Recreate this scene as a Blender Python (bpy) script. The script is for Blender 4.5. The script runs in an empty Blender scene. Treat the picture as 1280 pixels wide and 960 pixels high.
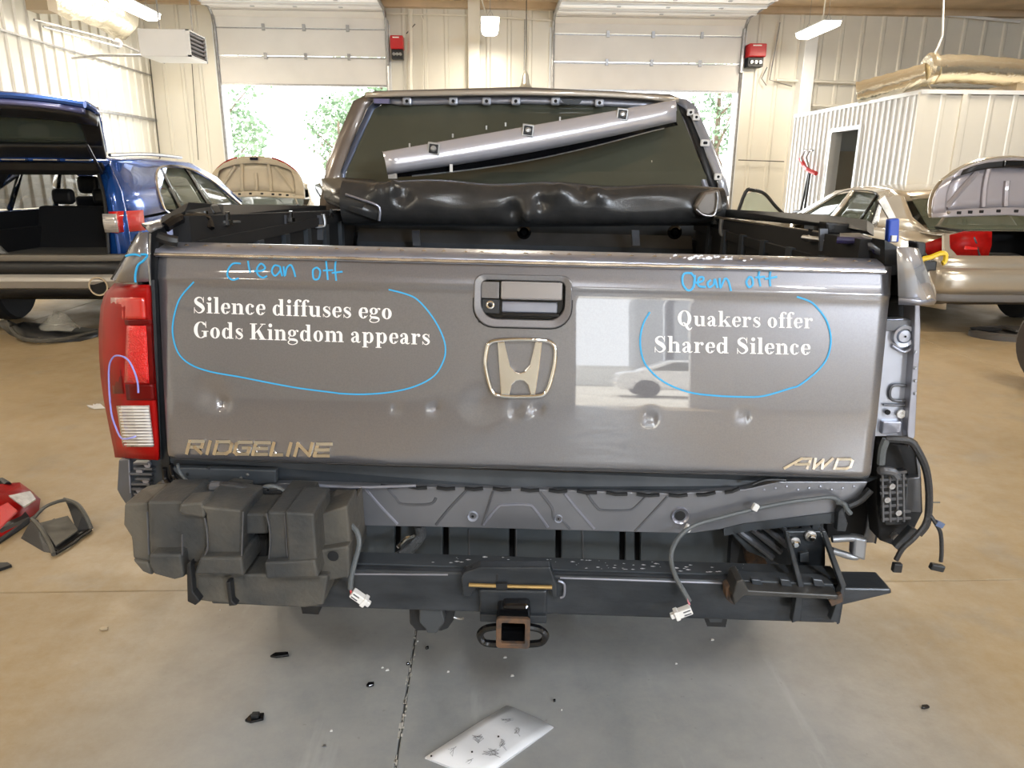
import bpy, bmesh, math, random
from mathutils import Vector, Matrix, Euler
random.seed(7)
R = math.radians
scene = bpy.context.scene
COL = scene.collection

# ---------------------------------------------------------------- camera
F_PX = 900.0
CAM_POS = Vector((0, 0, 1.5))
CAM_ROT = Matrix.Rotation(R(-2.2), 3, 'Z') @ Matrix.Rotation(R(74), 3, 'X') @ Matrix.Rotation(0.008, 3, 'Z')
cd = bpy.data.cameras.new('camera'); cam = bpy.data.objects.new('camera', cd); COL.objects.link(cam)
cd.sensor_fit = 'HORIZONTAL'; cd.sensor_width = 36.0; cd.lens = 36.0 * F_PX / 1280
cam.matrix_world = Matrix.Translation(CAM_POS) @ CAM_ROT.to_4x4()
cd.clip_start = 0.05; cd.clip_end = 300
scene.camera = cam

# ---------------------------------------------------------------- world / light / exposure
scene.view_settings.view_transform = 'Standard'; scene.view_settings.look = 'None'
scene.view_settings.exposure = 0.2; scene.view_settings.gamma = 1.0
w = bpy.data.worlds.new('sky'); scene.world = w; w.use_nodes = True
bg = w.node_tree.nodes['Background']; bg.inputs[0].default_value = (0.93, 0.97, 1.0, 1); bg.inputs[1].default_value = 4.5

def area(name, loc, rot, sx, sy, power, col=(1, 1, 1), spread=180):
    l = bpy.data.lights.new(name, 'AREA'); l.shape = 'RECTANGLE'; l.size = sx; l.size_y = sy
    l.energy = power; l.color = col; l.spread = R(spread)
    o = bpy.data.objects.new(name, l); COL.objects.link(o); o.location = loc; o.rotation_euler = rot
    return o
sl = bpy.data.lights.new('sun', 'SUN'); sl.energy = 9.0; sl.angle = R(2); sl.color = (1, .96, .9)
so = bpy.data.objects.new('sun', sl); COL.objects.link(so); so.rotation_euler = (R(25), R(-12), 0)
# daylight coming in by the bay doors (front, and behind the camera)
area('door_daylight', (-3.6, 15.85, 1.6), (R(-90), 0, 0), 3.2, 3.2, 140, (.92, .97, 1))
area('door_daylight', (3.3, 15.85, 1.6), (R(-90), 0, 0), 3.7, 3.2, 140, (.92, .97, 1))
area('clerestory_daylight', (6.7, -10.9, 3.75), (R(80), 0, R(-18)), 3.0, 1.1, 950, (.76, .86, 1))

# ---------------------------------------------------------------- pixel -> point helpers (1280x960 photograph)
def ray(px, py):
    return CAM_ROT @ Vector(((px - 640) / F_PX, (480 - py) / F_PX, -1))
def wy(px, py, Y):
    d = ray(px, py); return CAM_POS + d * (Y / d.y)
def wx(px, py, X):
    d = ray(px, py); return CAM_POS + d * (X / d.x)
def wz(px, py, Z=0.0):
    d = ray(px, py); return CAM_POS + d * ((Z - 1.5) / d.z)
TRUCK = Matrix.Translation((.06, 1.54, 0)) @ Matrix.Rotation(R(-3.29), 4, 'Z') @ Matrix.Rotation(R(.78), 4, 'Y')
TI = TRUCK.inverted(); TC = TI @ CAM_POS; TI3 = TI.to_3x3()
def tp(px, py, yl=0.0):
    d = TI3 @ ray(px, py); return TC + d * ((yl - TC.y) / d.y)
GATE_LOC = Vector((0, 0, 1.101)); GATE_ROT = Matrix.Rotation(R(-8.89), 4, 'X')
GATE = TRUCK @ Matrix.Translation(GATE_LOC) @ GATE_ROT
GI = GATE.inverted(); GC = GI @ CAM_POS; GI3 = GI.to_3x3()
def tg(px, py, off=0.0):
    d = GI3 @ ray(px, py); return GC + d * ((-off - GC.y) / d.y)

# ---------------------------------------------------------------- materials
MATS = {}
def mat(name, col, rough=.5, metal=0., noise=0., scale=8., bump=0., coat=0., col2=None, bscale=None, spec=.5, alpha=1., trans=0., emit=None, estr=1., detail=4., stretch=None, rnoise=0., coatr=.05, cior=1.5):
    if name in MATS: return MATS[name]
    m = bpy.data.materials.new(name); m.use_nodes = True; nt = m.node_tree; N = nt.nodes; L = nt.links
    b = N['Principled BSDF']
    b.inputs['Base Color'].default_value = (*col, 1); b.inputs['Roughness'].default_value = rough; b.inputs['Metallic'].default_value = metal
    b.inputs['Coat Weight'].default_value = coat; b.inputs['Coat Roughness'].default_value = coatr; b.inputs['Coat IOR'].default_value = cior; b.inputs['Specular IOR Level'].default_value = spec
    b.inputs['Alpha'].default_value = alpha; b.inputs['Transmission Weight'].default_value = trans
    if emit: b.inputs['Emission Color'].default_value = (*emit, 1); b.inputs['Emission Strength'].default_value = estr
    tc = N.new('ShaderNodeTexCoord'); mp = N.new('ShaderNodeMapping'); L.new(tc.outputs['Object'], mp.inputs[0])
    if stretch: mp.inputs['Scale'].default_value = stretch
    if noise > 0 or col2 or rnoise > 0:
        n = N.new('ShaderNodeTexNoise'); n.inputs['Scale'].default_value = scale; n.inputs['Detail'].default_value = detail
        L.new(mp.outputs[0], n.inputs['Vector'])
    if noise > 0 or col2:
        c2 = col2 or tuple(c * (1 - noise) for c in col)
        mx = N.new('ShaderNodeMix'); mx.data_type = 'RGBA'
        mx.inputs[6].default_value = (*col, 1); mx.inputs[7].default_value = (*c2, 1)
        rm = N.new('ShaderNodeMapRange'); rm.inputs[1].default_value = .38; rm.inputs[2].default_value = .65
        L.new(n.outputs[0], rm.inputs[0]); L.new(rm.outputs[0], mx.inputs[0]); L.new(mx.outputs[2], b.inputs['Base Color'])
    if rnoise > 0:
        rr = N.new('ShaderNodeMapRange'); rr.inputs[1].default_value = .3; rr.inputs[2].default_value = .7
        rr.inputs[3].default_value = max(0, rough - rnoise); rr.inputs[4].default_value = rough + rnoise
        L.new(n.outputs[0], rr.inputs[0]); L.new(rr.outputs[0], b.inputs['Roughness'])
    if bump > 0:
        n2 = N.new('ShaderNodeTexNoise'); n2.inputs['Scale'].default_value = bscale or scale * 4; n2.inputs['Detail'].default_value = 3
        L.new(mp.outputs[0], n2.inputs['Vector'])
        bp = N.new('ShaderNodeBump'); bp.inputs['Strength'].default_value = bump; bp.inputs['Distance'].default_value = .01
        L.new(n2.outputs[0], bp.inputs['Height']); L.new(bp.outputs[0], b.inputs['Normal'])
    MATS[name] = m; return m

PAINT = mat('grey_metallic_paint', (.16, .157, .17), .32, .45, noise=.1, scale=300, coat=1., coatr=.02, cior=2.1)
PAINT_D = mat('grey_primer_steel', (.135, .14, .155), .38, .45, noise=.25, scale=6, coat=.3, bump=.05)
STEEL_L = mat('lavender_steel', (.33, .34, .40), .3, .6, noise=.15, scale=9, coat=.5)
BLK_P = mat('black_plastic', (.014, .015, .017), .45, 0, noise=.3, scale=20, bump=.08, bscale=300)
BLK_G = mat('black_gloss', (.006, .006, .007), .12)
BLK_M = mat('black_matte', (.008, .008, .009), .8)
FOAM = mat('dusty_black_plastic', (.035, .038, .040), .6, 0, col2=(.11, .098, .078), scale=5, detail=8, bump=.25, bscale=60)
BEAM_M = mat('black_painted_steel', (.02, .024, .029), .32, .2, col2=(.05, .055, .062), scale=5, detail=8, bump=.1, bscale=40, stretch=(1, 1, 3))
BLUEBLK = mat('blue_black_underbody', (.03, .036, .043), .5, .1, col2=(.055, .062, .07), scale=6, detail=6)
RUST = mat('rusty_edge', (.16, .09, .05), .8, .3, col2=(.06, .05, .045), scale=40)
CHROME = mat('chrome', (.82, .81, .79), .07, 1.0)
BRASS = mat('brassy_bar', (.55, .38, .16), .3, .8)
ZINC = mat('zinc_steel', (.5, .5, .5), .35, .9, noise=.3, scale=30)
VINYL = mat('black_vinyl', (.06, .06, .06), .22, .3, noise=.25, scale=12, bump=.08, bscale=200)
GLASS_D = mat('tinted_cab_glass', (.065, .07, .052), .06, 0, coat=.3, col2=(.085, .09, .068), scale=2)
RED_L = mat('red_lens', (.36, .006, .005), .35, 0, noise=.35, scale=9, spec=.12)
RED_D = mat('dark_red_lens', (.12, .003, .003), .3, 0, spec=.15)
RED_B = mat('bright_red_reflector', (.75, .012, .012), .22, 0, bump=.6, bscale=260, coat=.6)
CLR_L = mat('clear_ribbed_lens', (.62, .60, .58), .15, .3, coat=1., col2=(.42, .40, .40), scale=30, stretch=(.3, 1, 3))
LETTER = mat('white_vinyl_letter', (.86, .84, .82), .45)
MARK = mat('blue_paint_marker', (.03, .37, .70), .5)
MARK_V = mat('violet_blue_marker', (.30, .32, .80), .5)
SCRATCH = mat('bare_scratched_paint', (.75, .75, .78), .4, .3)
WIRE = mat('black_cable_sleeve', (.03, .03, .032), .5, bump=.3, bscale=120)
WIRE_G = mat('grey_cable', (.10, .11, .115), .5, bump=.2, bscale=200)
WHITE_P = mat('white_plastic', (.75, .74, .72), .4)
RUBBER = mat('tyre_rubber', (.012, .012, .013), .75, bump=.2, bscale=60)
ALLOY = mat('alloy_wheel', (.45, .45, .47), .25, .9)

WALL = mat('cream_steel_sheet', (.80, .775, .70), .4, .1, noise=.06, scale=1.2, rnoise=.05)
WALLW = mat('white_steel_sheet', (.84, .86, .88), .4, .1, noise=.04, scale=2)
DOORW = mat('white_door_panel', (.78, .76, .74), .45, 0, noise=.05, scale=2)
GALV = mat('galvanised_track', (.42, .42, .43), .35, .8, noise=.2, scale=20)
SEAM = mat('dark_seam', (.10, .095, .085), .7)
CEIL = mat('lamplit_tan_ceiling', (.66, .52, .36), .7, noise=.2, scale=2)  # liner's tan is warm lamplight put into the colour; eave beam shares it
FOIL = mat('crinkled_foil', (.86, .80, .66), .22, .9, bump=1., bscale=14)
REDBOX = mat('red_enamel', (.55, .02, .025), .35)
TAN = mat('tan_trim', (.45, .36, .24), .6)

def floor_mat():
    m = bpy.data.materials.new('worn_concrete'); m.use_nodes = True; nt = m.node_tree; N = nt.nodes; L = nt.links
    b = N['Principled BSDF']; g = N.new('ShaderNodeNewGeometry'); P = g.outputs['Position']
    def noise(sc, det=6, st=None, rough=.6):
        n = N.new('ShaderNodeTexNoise'); n.inputs['Scale'].default_value = sc; n.inputs['Detail'].default_value = det; n.inputs['Roughness'].default_value = rough
        if st:
            mp = N.new('ShaderNodeMapping'); mp.inputs['Scale'].default_value = st[:3]; mp.inputs['Rotation'].default_value = (0, 0, st[3]); L.new(P, mp.inputs[0]); L.new(mp.outputs[0], n.inputs['Vector'])
        else: L.new(P, n.inputs['Vector'])
        return n.outputs[0]
    def rng(s, a, c, lo=0., hi=1.):
        r = N.new('ShaderNodeMapRange'); r.inputs[1].default_value = a; r.inputs[2].default_value = c; r.inputs[3].default_value = lo; r.inputs[4].default_value = hi; L.new(s, r.inputs[0]); return r.outputs[0]
    def mix(f, a, c):
        x = N.new('ShaderNodeMix'); x.data_type = 'RGBA'; L.new(f, x.inputs[0])
        for i, v in ((6, a), (7, c)):
            if isinstance(v, tuple): x.inputs[i].default_value = (*v, 1)
            else: L.new(v, x.inputs[i])
        return x.outputs[2]
    def mth(op, a, c=0.):
        x = N.new('ShaderNodeMath'); x.operation = op
        for i, v in ((0, a), (1, c)):
            if isinstance(v, (int, float)): x.inputs[i].default_value = v
            else: L.new(v, x.inputs[i])
        return x.outputs[0]
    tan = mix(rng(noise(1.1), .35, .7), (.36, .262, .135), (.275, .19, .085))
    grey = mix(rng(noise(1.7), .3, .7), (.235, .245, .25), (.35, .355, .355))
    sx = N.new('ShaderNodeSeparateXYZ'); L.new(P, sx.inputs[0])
    # grey centre band: concrete tone plus painted cool daylight, against warm-lit tan sides
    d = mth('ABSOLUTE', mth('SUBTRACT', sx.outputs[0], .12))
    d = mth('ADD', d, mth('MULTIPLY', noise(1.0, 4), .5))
    cool_light_band = rng(d, 1.0, 1.75, 1., 0.)
    c = mix(cool_light_band, tan, grey)
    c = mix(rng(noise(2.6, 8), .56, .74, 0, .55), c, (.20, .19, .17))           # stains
    c = mix(mth('MULTIPLY', rng(noise(1.0, 5, (6, .8, 1, -.25)), .58, .72, 0, .45), cool_light_band), c, (.62, .64, .66))  # pale scuff streaks
    c = mix(rng(noise(38, 3), .68, .78, 0, .5), c, (.12, .11, .10))
    c = mix(rng(noise(9, 10, None, .8), .35, .7, 0, .25), c, (.55, .53, .48))
    L.new(c, b.inputs['Base Color'])
    L.new(rng(noise(2.2, 8), .3, .7, .28, .55), b.inputs['Roughness'])
    bp = N.new('ShaderNodeBump'); bp.inputs['Strength'].default_value = .12; bp.inputs['Distance'].default_value = .006
    L.new(noise(30, 6), bp.inputs['Height']); L.new(bp.outputs[0], b.inputs['Normal'])
    return m
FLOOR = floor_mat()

# ---------------------------------------------------------------- mesh helpers
def V(*a): return Vector(a)
class MB:
    def __init__(s): s.v = []; s.f = []
    def add(s, vs, fs):
        k = len(s.v); s.v += [Vector(p) for p in vs]; s.f += [tuple(i + k for i in f) for f in fs]; return s
    def box(s, c, d, M=None):
        x, y, z = (t / 2 for t in d); vs = [V(a, b_, e) for a in (-x, x) for b_ in (-y, y) for e in (-z, z)]
        if M: vs = [M @ p for p in vs]
        c = Vector(c)
        return s.add([p + c for p in vs], [(0, 1, 3, 2), (4, 6, 7, 5), (0, 4, 5, 1), (2, 3, 7, 6), (0, 2, 6, 4), (1, 5, 7, 3)])
    def b2(s, a, b_):
        a = Vector(a); b_ = Vector(b_); return s.box((a + b_) / 2, [abs(t) for t in (b_ - a)])
    def prism(s, pts, vec, cap=True):
        n = len(pts); vec = Vector(vec); pts = [Vector(p) for p in pts]
        fs = [(i, (i + 1) % n, n + (i + 1) % n, n + i) for i in range(n)]
        if cap: fs += [tuple(range(n - 1, -1, -1)), tuple(range(n, 2 * n))]
        return s.add(pts + [p + vec for p in pts], fs)
    def loft(s, rings, closed=True, caps=True):
        n = len(rings[0]); vs = [p for r in rings for p in r]; fs = []
        for j in range(len(rings) - 1):
            for i in range(n if closed else n - 1):
                a = j * n + i; b_ = j * n + (i + 1) % n; fs.append((a, b_, b_ + n, a + n))
        if caps and closed: fs += [tuple(range(n - 1, -1, -1)), tuple((len(rings) - 1) * n + i for i in range(n))]
        return s.add(vs, fs)
    def tube(s, path, r, n=8, flat=None, closed=False):
        path = [Vector(p) for p in path]; m = len(path); rings = []; prev = None
        for i, p in enumerate(path):
            if closed: t = path[(i + 1) % m] - path[i - 1]
            else: t = path[min(i + 1, m - 1)] - path[max(i - 1, 0)]
            if t.length < 1e-9: t = V(0, 0, 1)
            t.normalize()
            if prev is None:
                a = V(0, 1, 0) if flat or abs(t.z) > .9 else V(0, 0, 1)
                u = (a - t * a.dot(t)); u.normalize() if u.length > 1e-6 else None
                if u.length < 1e-6: u = t.orthogonal().normalized()
            else:
                u = prev - t * prev.dot(t)
                u = u.normalized() if u.length > 1e-6 else t.orthogonal().normalized()
            prev = u; w_ = t.cross(u); rr = r[i] if isinstance(r, (list, tuple)) else r
            rings.append([p + u * (math.cos(2 * math.pi * k / n) * rr * (flat or 1)) + w_ * (math.sin(2 * math.pi * k / n) * rr) for k in range(n)])
        if closed: rings.append(rings[0]); return s.loft(rings, True, False)
        return s.loft(rings)
    def lathe(s, prof, c=(0, 0, 0), axis='z', n=20, caps=True):
        c = Vector(c); rings = []
        for r, h in prof:
            ring = []
            for k in range(n):
                a = 2 * math.pi * k / n; x, y = r * math.cos(a), r * math.sin(a)
                ring.append(c + (V(x, y, h) if axis == 'z' else V(x, h, y) if axis == 'y' else V(h, x, y)))
            rings.append(ring)
        return s.loft(rings, True, caps)
    def ring(s, outer, inner, vec):
        n = len(outer); vec = Vector(vec)
        vs = list(outer) + list(inner) + [p + vec for p in outer] + [p + vec for p in inner]; fs = []
        for i in range(n):
            j = (i + 1) % n
            fs += [(i, j, n + j, n + i), (2 * n + i, 3 * n + i, 3 * n + j, 2 * n + j), (i, 2 * n + i, 2 * n + j, j), (n + i, n + j, 3 * n + j, 3 * n + i)]
        return s.add(vs, fs)
    def build(s, name, m, parent=None, label=None, cat=None, group=None, kind=None, smooth=False, bevel=0., bseg=2, solid=0., loc=None, sub=0):
        me = bpy.data.meshes.new(name); me.from_pydata([tuple(p) for p in s.v], [], s.f); me.validate(); me.materials.append(m)
        bm = bmesh.new(); bm.from_mesh(me); bmesh.ops.recalc_face_normals(bm, faces=bm.faces); bm.to_mesh(me); bm.free()
        if smooth:
            me.shade_smooth()
            try: me.set_sharp_from_angle(angle=R(smooth if smooth is not True and smooth > 1 else 40))
            except Exception: pass
        o = bpy.data.objects.new(name, me); COL.objects.link(o)
        if parent: o.parent = parent
        if loc: o.location = loc
        if solid: md = o.modifiers.new('solid', 'SOLIDIFY'); md.thickness = solid; md.offset = 0
        if sub: md = o.modifiers.new('sub', 'SUBSURF'); md.levels = md.render_levels = sub
        if bevel: md = o.modifiers.new('bevel', 'BEVEL'); md.width = bevel; md.segments = bseg; md.limit_method = 'ANGLE'; md.angle_limit = R(35)
        tag(o, label, cat, group, kind); return o
def tag(o, label=None, cat=None, group=None, kind=None):
    if label: o['label'] = label
    if cat: o['category'] = cat
    if group: o['group'] = group
    if kind: o['kind'] = kind
    return o
def thing(name, label, cat, loc=(0, 0, 0), rz=0., group=None, kind=None):
    o = bpy.data.objects.new(name, None); COL.objects.link(o); o.location = loc; o.rotation_euler = (0, 0, rz); o.empty_display_size = .1
    return tag(o, label, cat, group, kind)
def catmull(pts, k=6):
    pts = [Vector(p) for p in pts]; out = []
    for i in range(len(pts) - 1):
        a = pts[max(i - 1, 0)]; b_ = pts[i]; c = pts[i + 1]; d = pts[min(i + 2, len(pts) - 1)]
        for j in range(k):
            t = j / k; out.append(.5 * ((2 * b_) + (c - a) * t + (2 * a - 5 * b_ + 4 * c - d) * t * t + (3 * b_ - a - 3 * c + d) * t ** 3))
    out.append(pts[-1]); return out
def rrect(x0, x1, z0, z1, r, y=0., n=6):
    out = []; rs = r if isinstance(r, (list, tuple)) else [r] * 4      # corners: tr, tl, bl, br
    for (cx, cz, a0), q in zip(((x1, z1, 0), (x0, z1, 90), (x0, z0, 180), (x1, z0, 270)), rs):
        ox = cx - q if cx == x1 else cx + q; oz = cz - q if cz == z1 else cz + q
        for k in range(n + 1):
            a = R(a0 + 90 * k / n); out.append(V(ox + q * math.cos(a), y, oz + q * math.sin(a)))
    return out
def circ(c, r, n=20, rz=None):
    c = Vector(c); return [c + V(r * math.cos(2 * math.pi * k / n), 0, (rz or r) * math.sin(2 * math.pi * k / n)) for k in range(n)]

# ================================================================ STRUCTURE
XL, XR, YB, YF, ZC = -6.8, 13.0, 16.0, -11.0, 4.86
def struct(name, label=None, loc=(0, 0, 0)): return thing(name, label, None, loc, kind='structure')
# floor: cast slabs with sunk joints
fl = struct('floor')
MB().b2((XL - .2, YF - .2, -.3), (XR, YB + .2, -.024)).build('sub_base', SEAM, fl)
xs = [XL, -4.8, -.24, 4.3, 8.8, XR]; ys = [YF, -6.6, -2.2, 2.43, 7.1, 11.6, YB]
for i in range(5):
    for j in range(6):
        g = .0025
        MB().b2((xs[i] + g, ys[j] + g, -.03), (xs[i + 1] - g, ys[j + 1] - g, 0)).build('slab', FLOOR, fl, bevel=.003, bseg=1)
mb = MB()                                                        # grit in the centre joint
for k in range(90):
    y = random.uniform(1.3, 2.42); x = -.24 + random.uniform(-.007, .007)
    mb.box((x, y, .0008), (random.uniform(.002, .006), random.uniform(.004, .02), .0015))
mb.build('joint_grit', mat('pale_grit', (.5, .48, .44), .9), fl, kind='stuff')

def sheet(parent, o, ax, length, z0, z1, m, pitch=.3, depth=.025, width=.9, out=V(0, -1, 0)):
    """wall of separate ribbed steel sheets; o = start, ax = unit direction, out = towards the room"""
    n = max(1, round(length / width)); wd = length / n; o = Vector(o); cache = None
    for k in range(n):
        prof = []; q = max(1, round(wd / pitch)); pt = wd / q
        for i in range(q):
            s0 = i * pt
            prof += [(s0, 0), (s0 + pt * .74, 0), (s0 + pt * .80, depth), (s0 + pt * .92, depth), (s0 + pt * .98, 0)]
        prof.append((wd - .003, 0)); mb = MB()
        mb.loft([[ax * a + out * d + V(0, 0, z) for a, d in prof] for z in (z0, z1)], closed=False)
        if cache is None:
            ob = mb.build('wall_panel', m, parent, loc=tuple(o)); cache = ob
        else:
            ob = cache.copy(); COL.objects.link(ob); ob.parent = parent; ob.location = o + ax * (wd * k)
wb = struct('wall_back')
mk = MB()
D1 = (-5.33, -2.0, 4.35); D2 = (1.42, 5.27, 4.35)
DX = [(XL, D1[0]), (D1[1], D2[0]), (D2[1], XR)]
for a, b_ in DX: mk.b2((a, YB + .03, 0), (b_, YB + .25, ZC))
for d in (D1, D2): mk.b2((d[0], YB + .03, d[2]), (d[1], YB + .25, ZC))
mk.build('wall_core', WALL, wb)
for a, b_ in DX: sheet(wb, (a + .01, YB, 0), V(1, 0, 0), b_ - a - .02, 0, ZC, WALL, pitch=.45, depth=.022)
for d in (D1, D2): sheet(wb, (d[0], YB, 0), V(1, 0, 0), d[1] - d[0], d[2], ZC, WALL, pitch=.45, depth=.02)
wl = struct('wall_left')
MB().b2((XL - .25, YF, 0), (XL - .03, YB + .25, ZC)).build('wall_core', WALL, wl)
sheet(wl, (XL, YF, 0), V(0, 1, 0), YB - YF, 0, ZC, WALL, pitch=.3, depth=.03, out=V(1, 0, 0))
MB().b2((XL + .03, YF, 2.55), (XL + .06, YB, 2.6)).b2((XL + .03, YF, 3.42), (XL + .05, YB, 3.45)).build('girt_line', GALV, wl)
wr = struct('wall_right')
MB().b2((XR, YF, 0), (XR + .2, YB + .25, ZC)).build('wall_core', WALL, wr)
sheet(wr, (XR, YF, 0), V(0, 1, 0), YB - YF, 0, ZC, WALL, pitch=.45, depth=.03, out=V(-1, 0, 0))
# wall behind the photographer: a man-size bay opening and a clerestory light band
wf = struct('wall_front'); mk = MB(); OP = (.4, 2.6, 3.05); CL = (5.2, 8.2, 3.2, 4.3)
mk.b2((XL, YF - .2, 0), (OP[0], YF, ZC)).b2((OP[0], YF - .2, OP[2]), (OP[1], YF, ZC)).b2((OP[1], YF - .2, 0), (CL[0], YF, ZC))
mk.b2((CL[0], YF - .2, 0), (CL[1], YF, CL[2])).b2((CL[0], YF - .2, CL[3]), (CL[1], YF, ZC)).b2((CL[1], YF - .2, 0), (XR, YF, ZC))
mk.build('wall_core', WALL, wf)
w1 = struct('window_1'); GL = mat('clear_pane', (.95, .97, 1), .02, 0, trans=1., spec=.3, alpha=.25)
for k in range(4):
    a = CL[0] + k * (CL[1] - CL[0]) / 4
    MB().b2((a + .03, YF - .11, CL[2]), (a + (CL[1] - CL[0]) / 4 - .03, YF - .1, CL[3])).build('pane', GL, w1)
    MB().b2((a - .03, YF - .14, CL[2]), (a + .03, YF - .06, CL[3])).build('mullion', DOORW, w1)
d3 = struct('door_3')
MB().b2((OP[0] - .06, YF, 0), (OP[0], YF + .03, OP[2])).b2((OP[1], YF, 0), (OP[1] + .06, YF + .03, OP[2])).b2((OP[0] - .06, YF, OP[2]), (OP[1] + .06, YF + .03, OP[2] + .07)).build('door_frame', DOORW, d3)
# ceiling
ce = struct('ceiling')
MB().b2((XL - .2, YF - .2, ZC), (XR + .2, YB + .25, ZC + .2)).build('liner', CEIL, ce)
for y in (-4.6, 0, 4.6, 9.2, 13.8):
    MB().b2((XL, y - .09, ZC - .12), (XR, y + .09, ZC)).build('rafter', WALL, ce)
tr = struct('trim_1'); MB().b2((XL, YB - .16, 4.74), (XR, YB, ZC)).build('eave_beam', CEIL, tr)
# columns, conduits
t2 = struct('trim_2')
a = wy(585, 40, 15.8); b_ = wy(600, 40, 15.8)
MB().b2((a.x, 15.72, 0), (b_.x, 15.98, ZC)).build('column', WALL, t2, bevel=.01)
t3 = struct('trim_3'); a = wy(1006, 100, 15.8)
MB().b2((a.x - .12, 15.68, 0), (a.x + .14, 15.98, 4.3)).build('column', WALLW, t3, bevel=.01)
t4 = struct('trim_4')
def conduit(pts, r=.016, m=WALL, Y=15.88): MB().tube([wy(x, y, Y) for x, y in pts], r, 6).build('conduit', m, t4)
conduit([(513, 12), (513, 113)], .045); conduit([(526, 20), (529, 26), (529, 113)]); conduit([(480, 17), (580, 19), (700, 26)])
conduit([(656, 24), (656, 45), (655, 88)], .012, GALV); conduit([(519, 30), (508, 42)], .01, SEAM)
conduit([(970, 100), (1080, 104), (1280, 110)], .03); conduit([(1015, 132), (1090, 135)], .03); conduit([(975, 28), (962, 100), (990, 108)], .012, GALV)
conduit([(1275, 27), (1090, 10)], .03, WALLW); conduit([(959, 84), (952, 98), (958, 107)], .012, GALV)
conduit([(923, 200), (980, 202)], .01, SEAM)
conduit([(187, 72), (200, 198)], .012, SEAM); conduit([(240, 80), (248, 200)], .008, SEAM)

# sectional doors
def section_door(n, d, zb, label):
    x0, x1, top = d; dr = struct('door_%d' % n, label); w_ = x1 - x0
    for k in range(2):                                            # upright sections
        z = zb + k * .53
        MB().b2((x0, YB - .09, z + .004), (x1, YB - .04, z + .522)).build('door_panel', DOORW, dr, bevel=.006)
        MB().b2((x0, YB - .1, z + .49), (x1, YB - .09, z + .515)).build('stile', GALV, dr)
    z0 = zb + 1.06
    MB().loft([[V(x, y, z) for x in (x0, x1)] for y, z in ((YB - .07, z0), (YB - .12, z0 + .18), (YB - .25, z0 + .28))], False).build('door_panel', DOORW, dr, solid=.04)
    for k in range(5):                                            # sections lying back under the roof
        y = YB - .28 - k * .53; zz = z0 + .29 + k * .012
        MB().b2((x0, y - .52, zz), (x1, y - .005, zz + .05)).build('door_panel', DOORW, dr)
        MB().b2((x0, y - .53, zz - .05), (x1, y - .48, zz)).b2((x0, y - .06, zz - .025), (x1, y - .03, zz)).build('stile', WALLW if k % 2 else DOORW, dr)
        for q in (.28, .52, .78): MB().b2((x0 + w_ * q - .035, y - .5, zz - .06), (x0 + w_ * q + .035, y - .43, zz - .01)).build('hinge', GALV, dr)
    for q in (.28, .52, .78):
        for z in (zb + .53, zb + 1.06): MB().b2((x0 + w_ * q - .03, YB - .13, z - .07), (x0 + w_ * q + .03, YB - .09, z + .05)).build('hinge', GALV, dr)
    for x in (x0 - .03, x1 + .03):
        MB().tube([(x, YB - .1, 0), (x, YB - .1, z0), (x, YB - .16, z0 + .2), (x, YB - .32, z0 + .3), (x, YB - 3.4, z0 + .36)], .03, 6).build('track', GALV, dr)
    MB().b2((x0 - .1, YB - .06, 0), (x0, YB, top)).b2((x1, YB - .06, 0), (x1 + .1, YB, top)).b2((x0 - .1, YB - .05, top), (x1 + .1, YB, top + .08)).build('door_frame', WALLW, dr)
    MB().b2((x0, YB - .1, zb - .03), (x1, YB - .03, zb + .004)).build('bottom_seal', GALV, dr)
section_door(1, D1, 3.29, 'white sectional bay door left of the centre column, rolled partly up')
section_door(2, D2, 3.26, 'white sectional bay door right of the centre column, rolled partly up')

# white-walled inner office at the right
of = struct('wall_office'); OX, OY0, OY1, OZ = 5.5, 9.5, 13.35, 2.57
sl_ = 0.0
MB().b2((OX + .04, OY0 + .04, 0), (XR, OY0 + .1, OZ)).b2((OX + .1, OY0, OZ - .03), (XR, OY1, OZ)).build('wall_core', WALL, of)
dy0, dy1, dz = 10.95, 11.8, 2.22
MB().b2((OX + .04, OY0 + .05, 0), (OX + .12, dy0, OZ)).b2((OX + .04, dy1, 0), (OX + .12, OY1, OZ)).b2((OX + .04, dy0, dz), (OX + .12, dy1, OZ)).build('wall_core', WALLW, of)
sheet(of, (OX, OY0, 0), V(0, 1, 0), dy0 - OY0, 0, OZ - .02, WALLW, pitch=.15, depth=.025, width=.75, out=V(-1, 0, 0))
sheet(of, (OX, dy1, 0), V(0, 1, 0), OY1 - dy1, 0, OZ - .02, WALLW, pitch=.15, depth=.025, width=.75, out=V(-1, 0, 0))
sheet(of, (OX, dy0, 0), V(0, 1, 0), dy1 - dy0, dz, OZ - .02, WALLW, pitch=.15, depth=.025, width=.85, out=V(-1, 0, 0))
sheet(of, (OX, OY0, 0), V(1, 0, 0), XR - OX, 0, OZ, WALL, pitch=.33, depth=.006, width=1.0)
MB().b2((OX - .03, OY0 - .03, OZ - .02), (XR, OY0 + .03, OZ + .03)).b2((OX - .04, OY0 - .03, OZ - .02), (OX + .02, OY1, OZ + .03)).build('top_rail', WALLW, of)
MB().b2((OX - .05, OY0 - .02, 0), (OX + .05, OY0 + .02, OZ)).b2((OX + .5, OY0 - .03, 0), (OX + .56, OY0, OZ + .02)).build('corner_trim', WALL, of)
d4 = struct('door_4')
MB().b2((OX - .04, dy0 - .06, 0), (OX + .13, dy0, dz + .06)).b2((OX - .04, dy1, 0), (OX + .13, dy1 + .06, dz + .06)).b2((OX - .04, dy0, dz), (OX + .13, dy1, dz + .06)).build('door_frame', WALLW, d4)
INN = mat('grey_inner_partition', (.55, .58, .6), .6)
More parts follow.
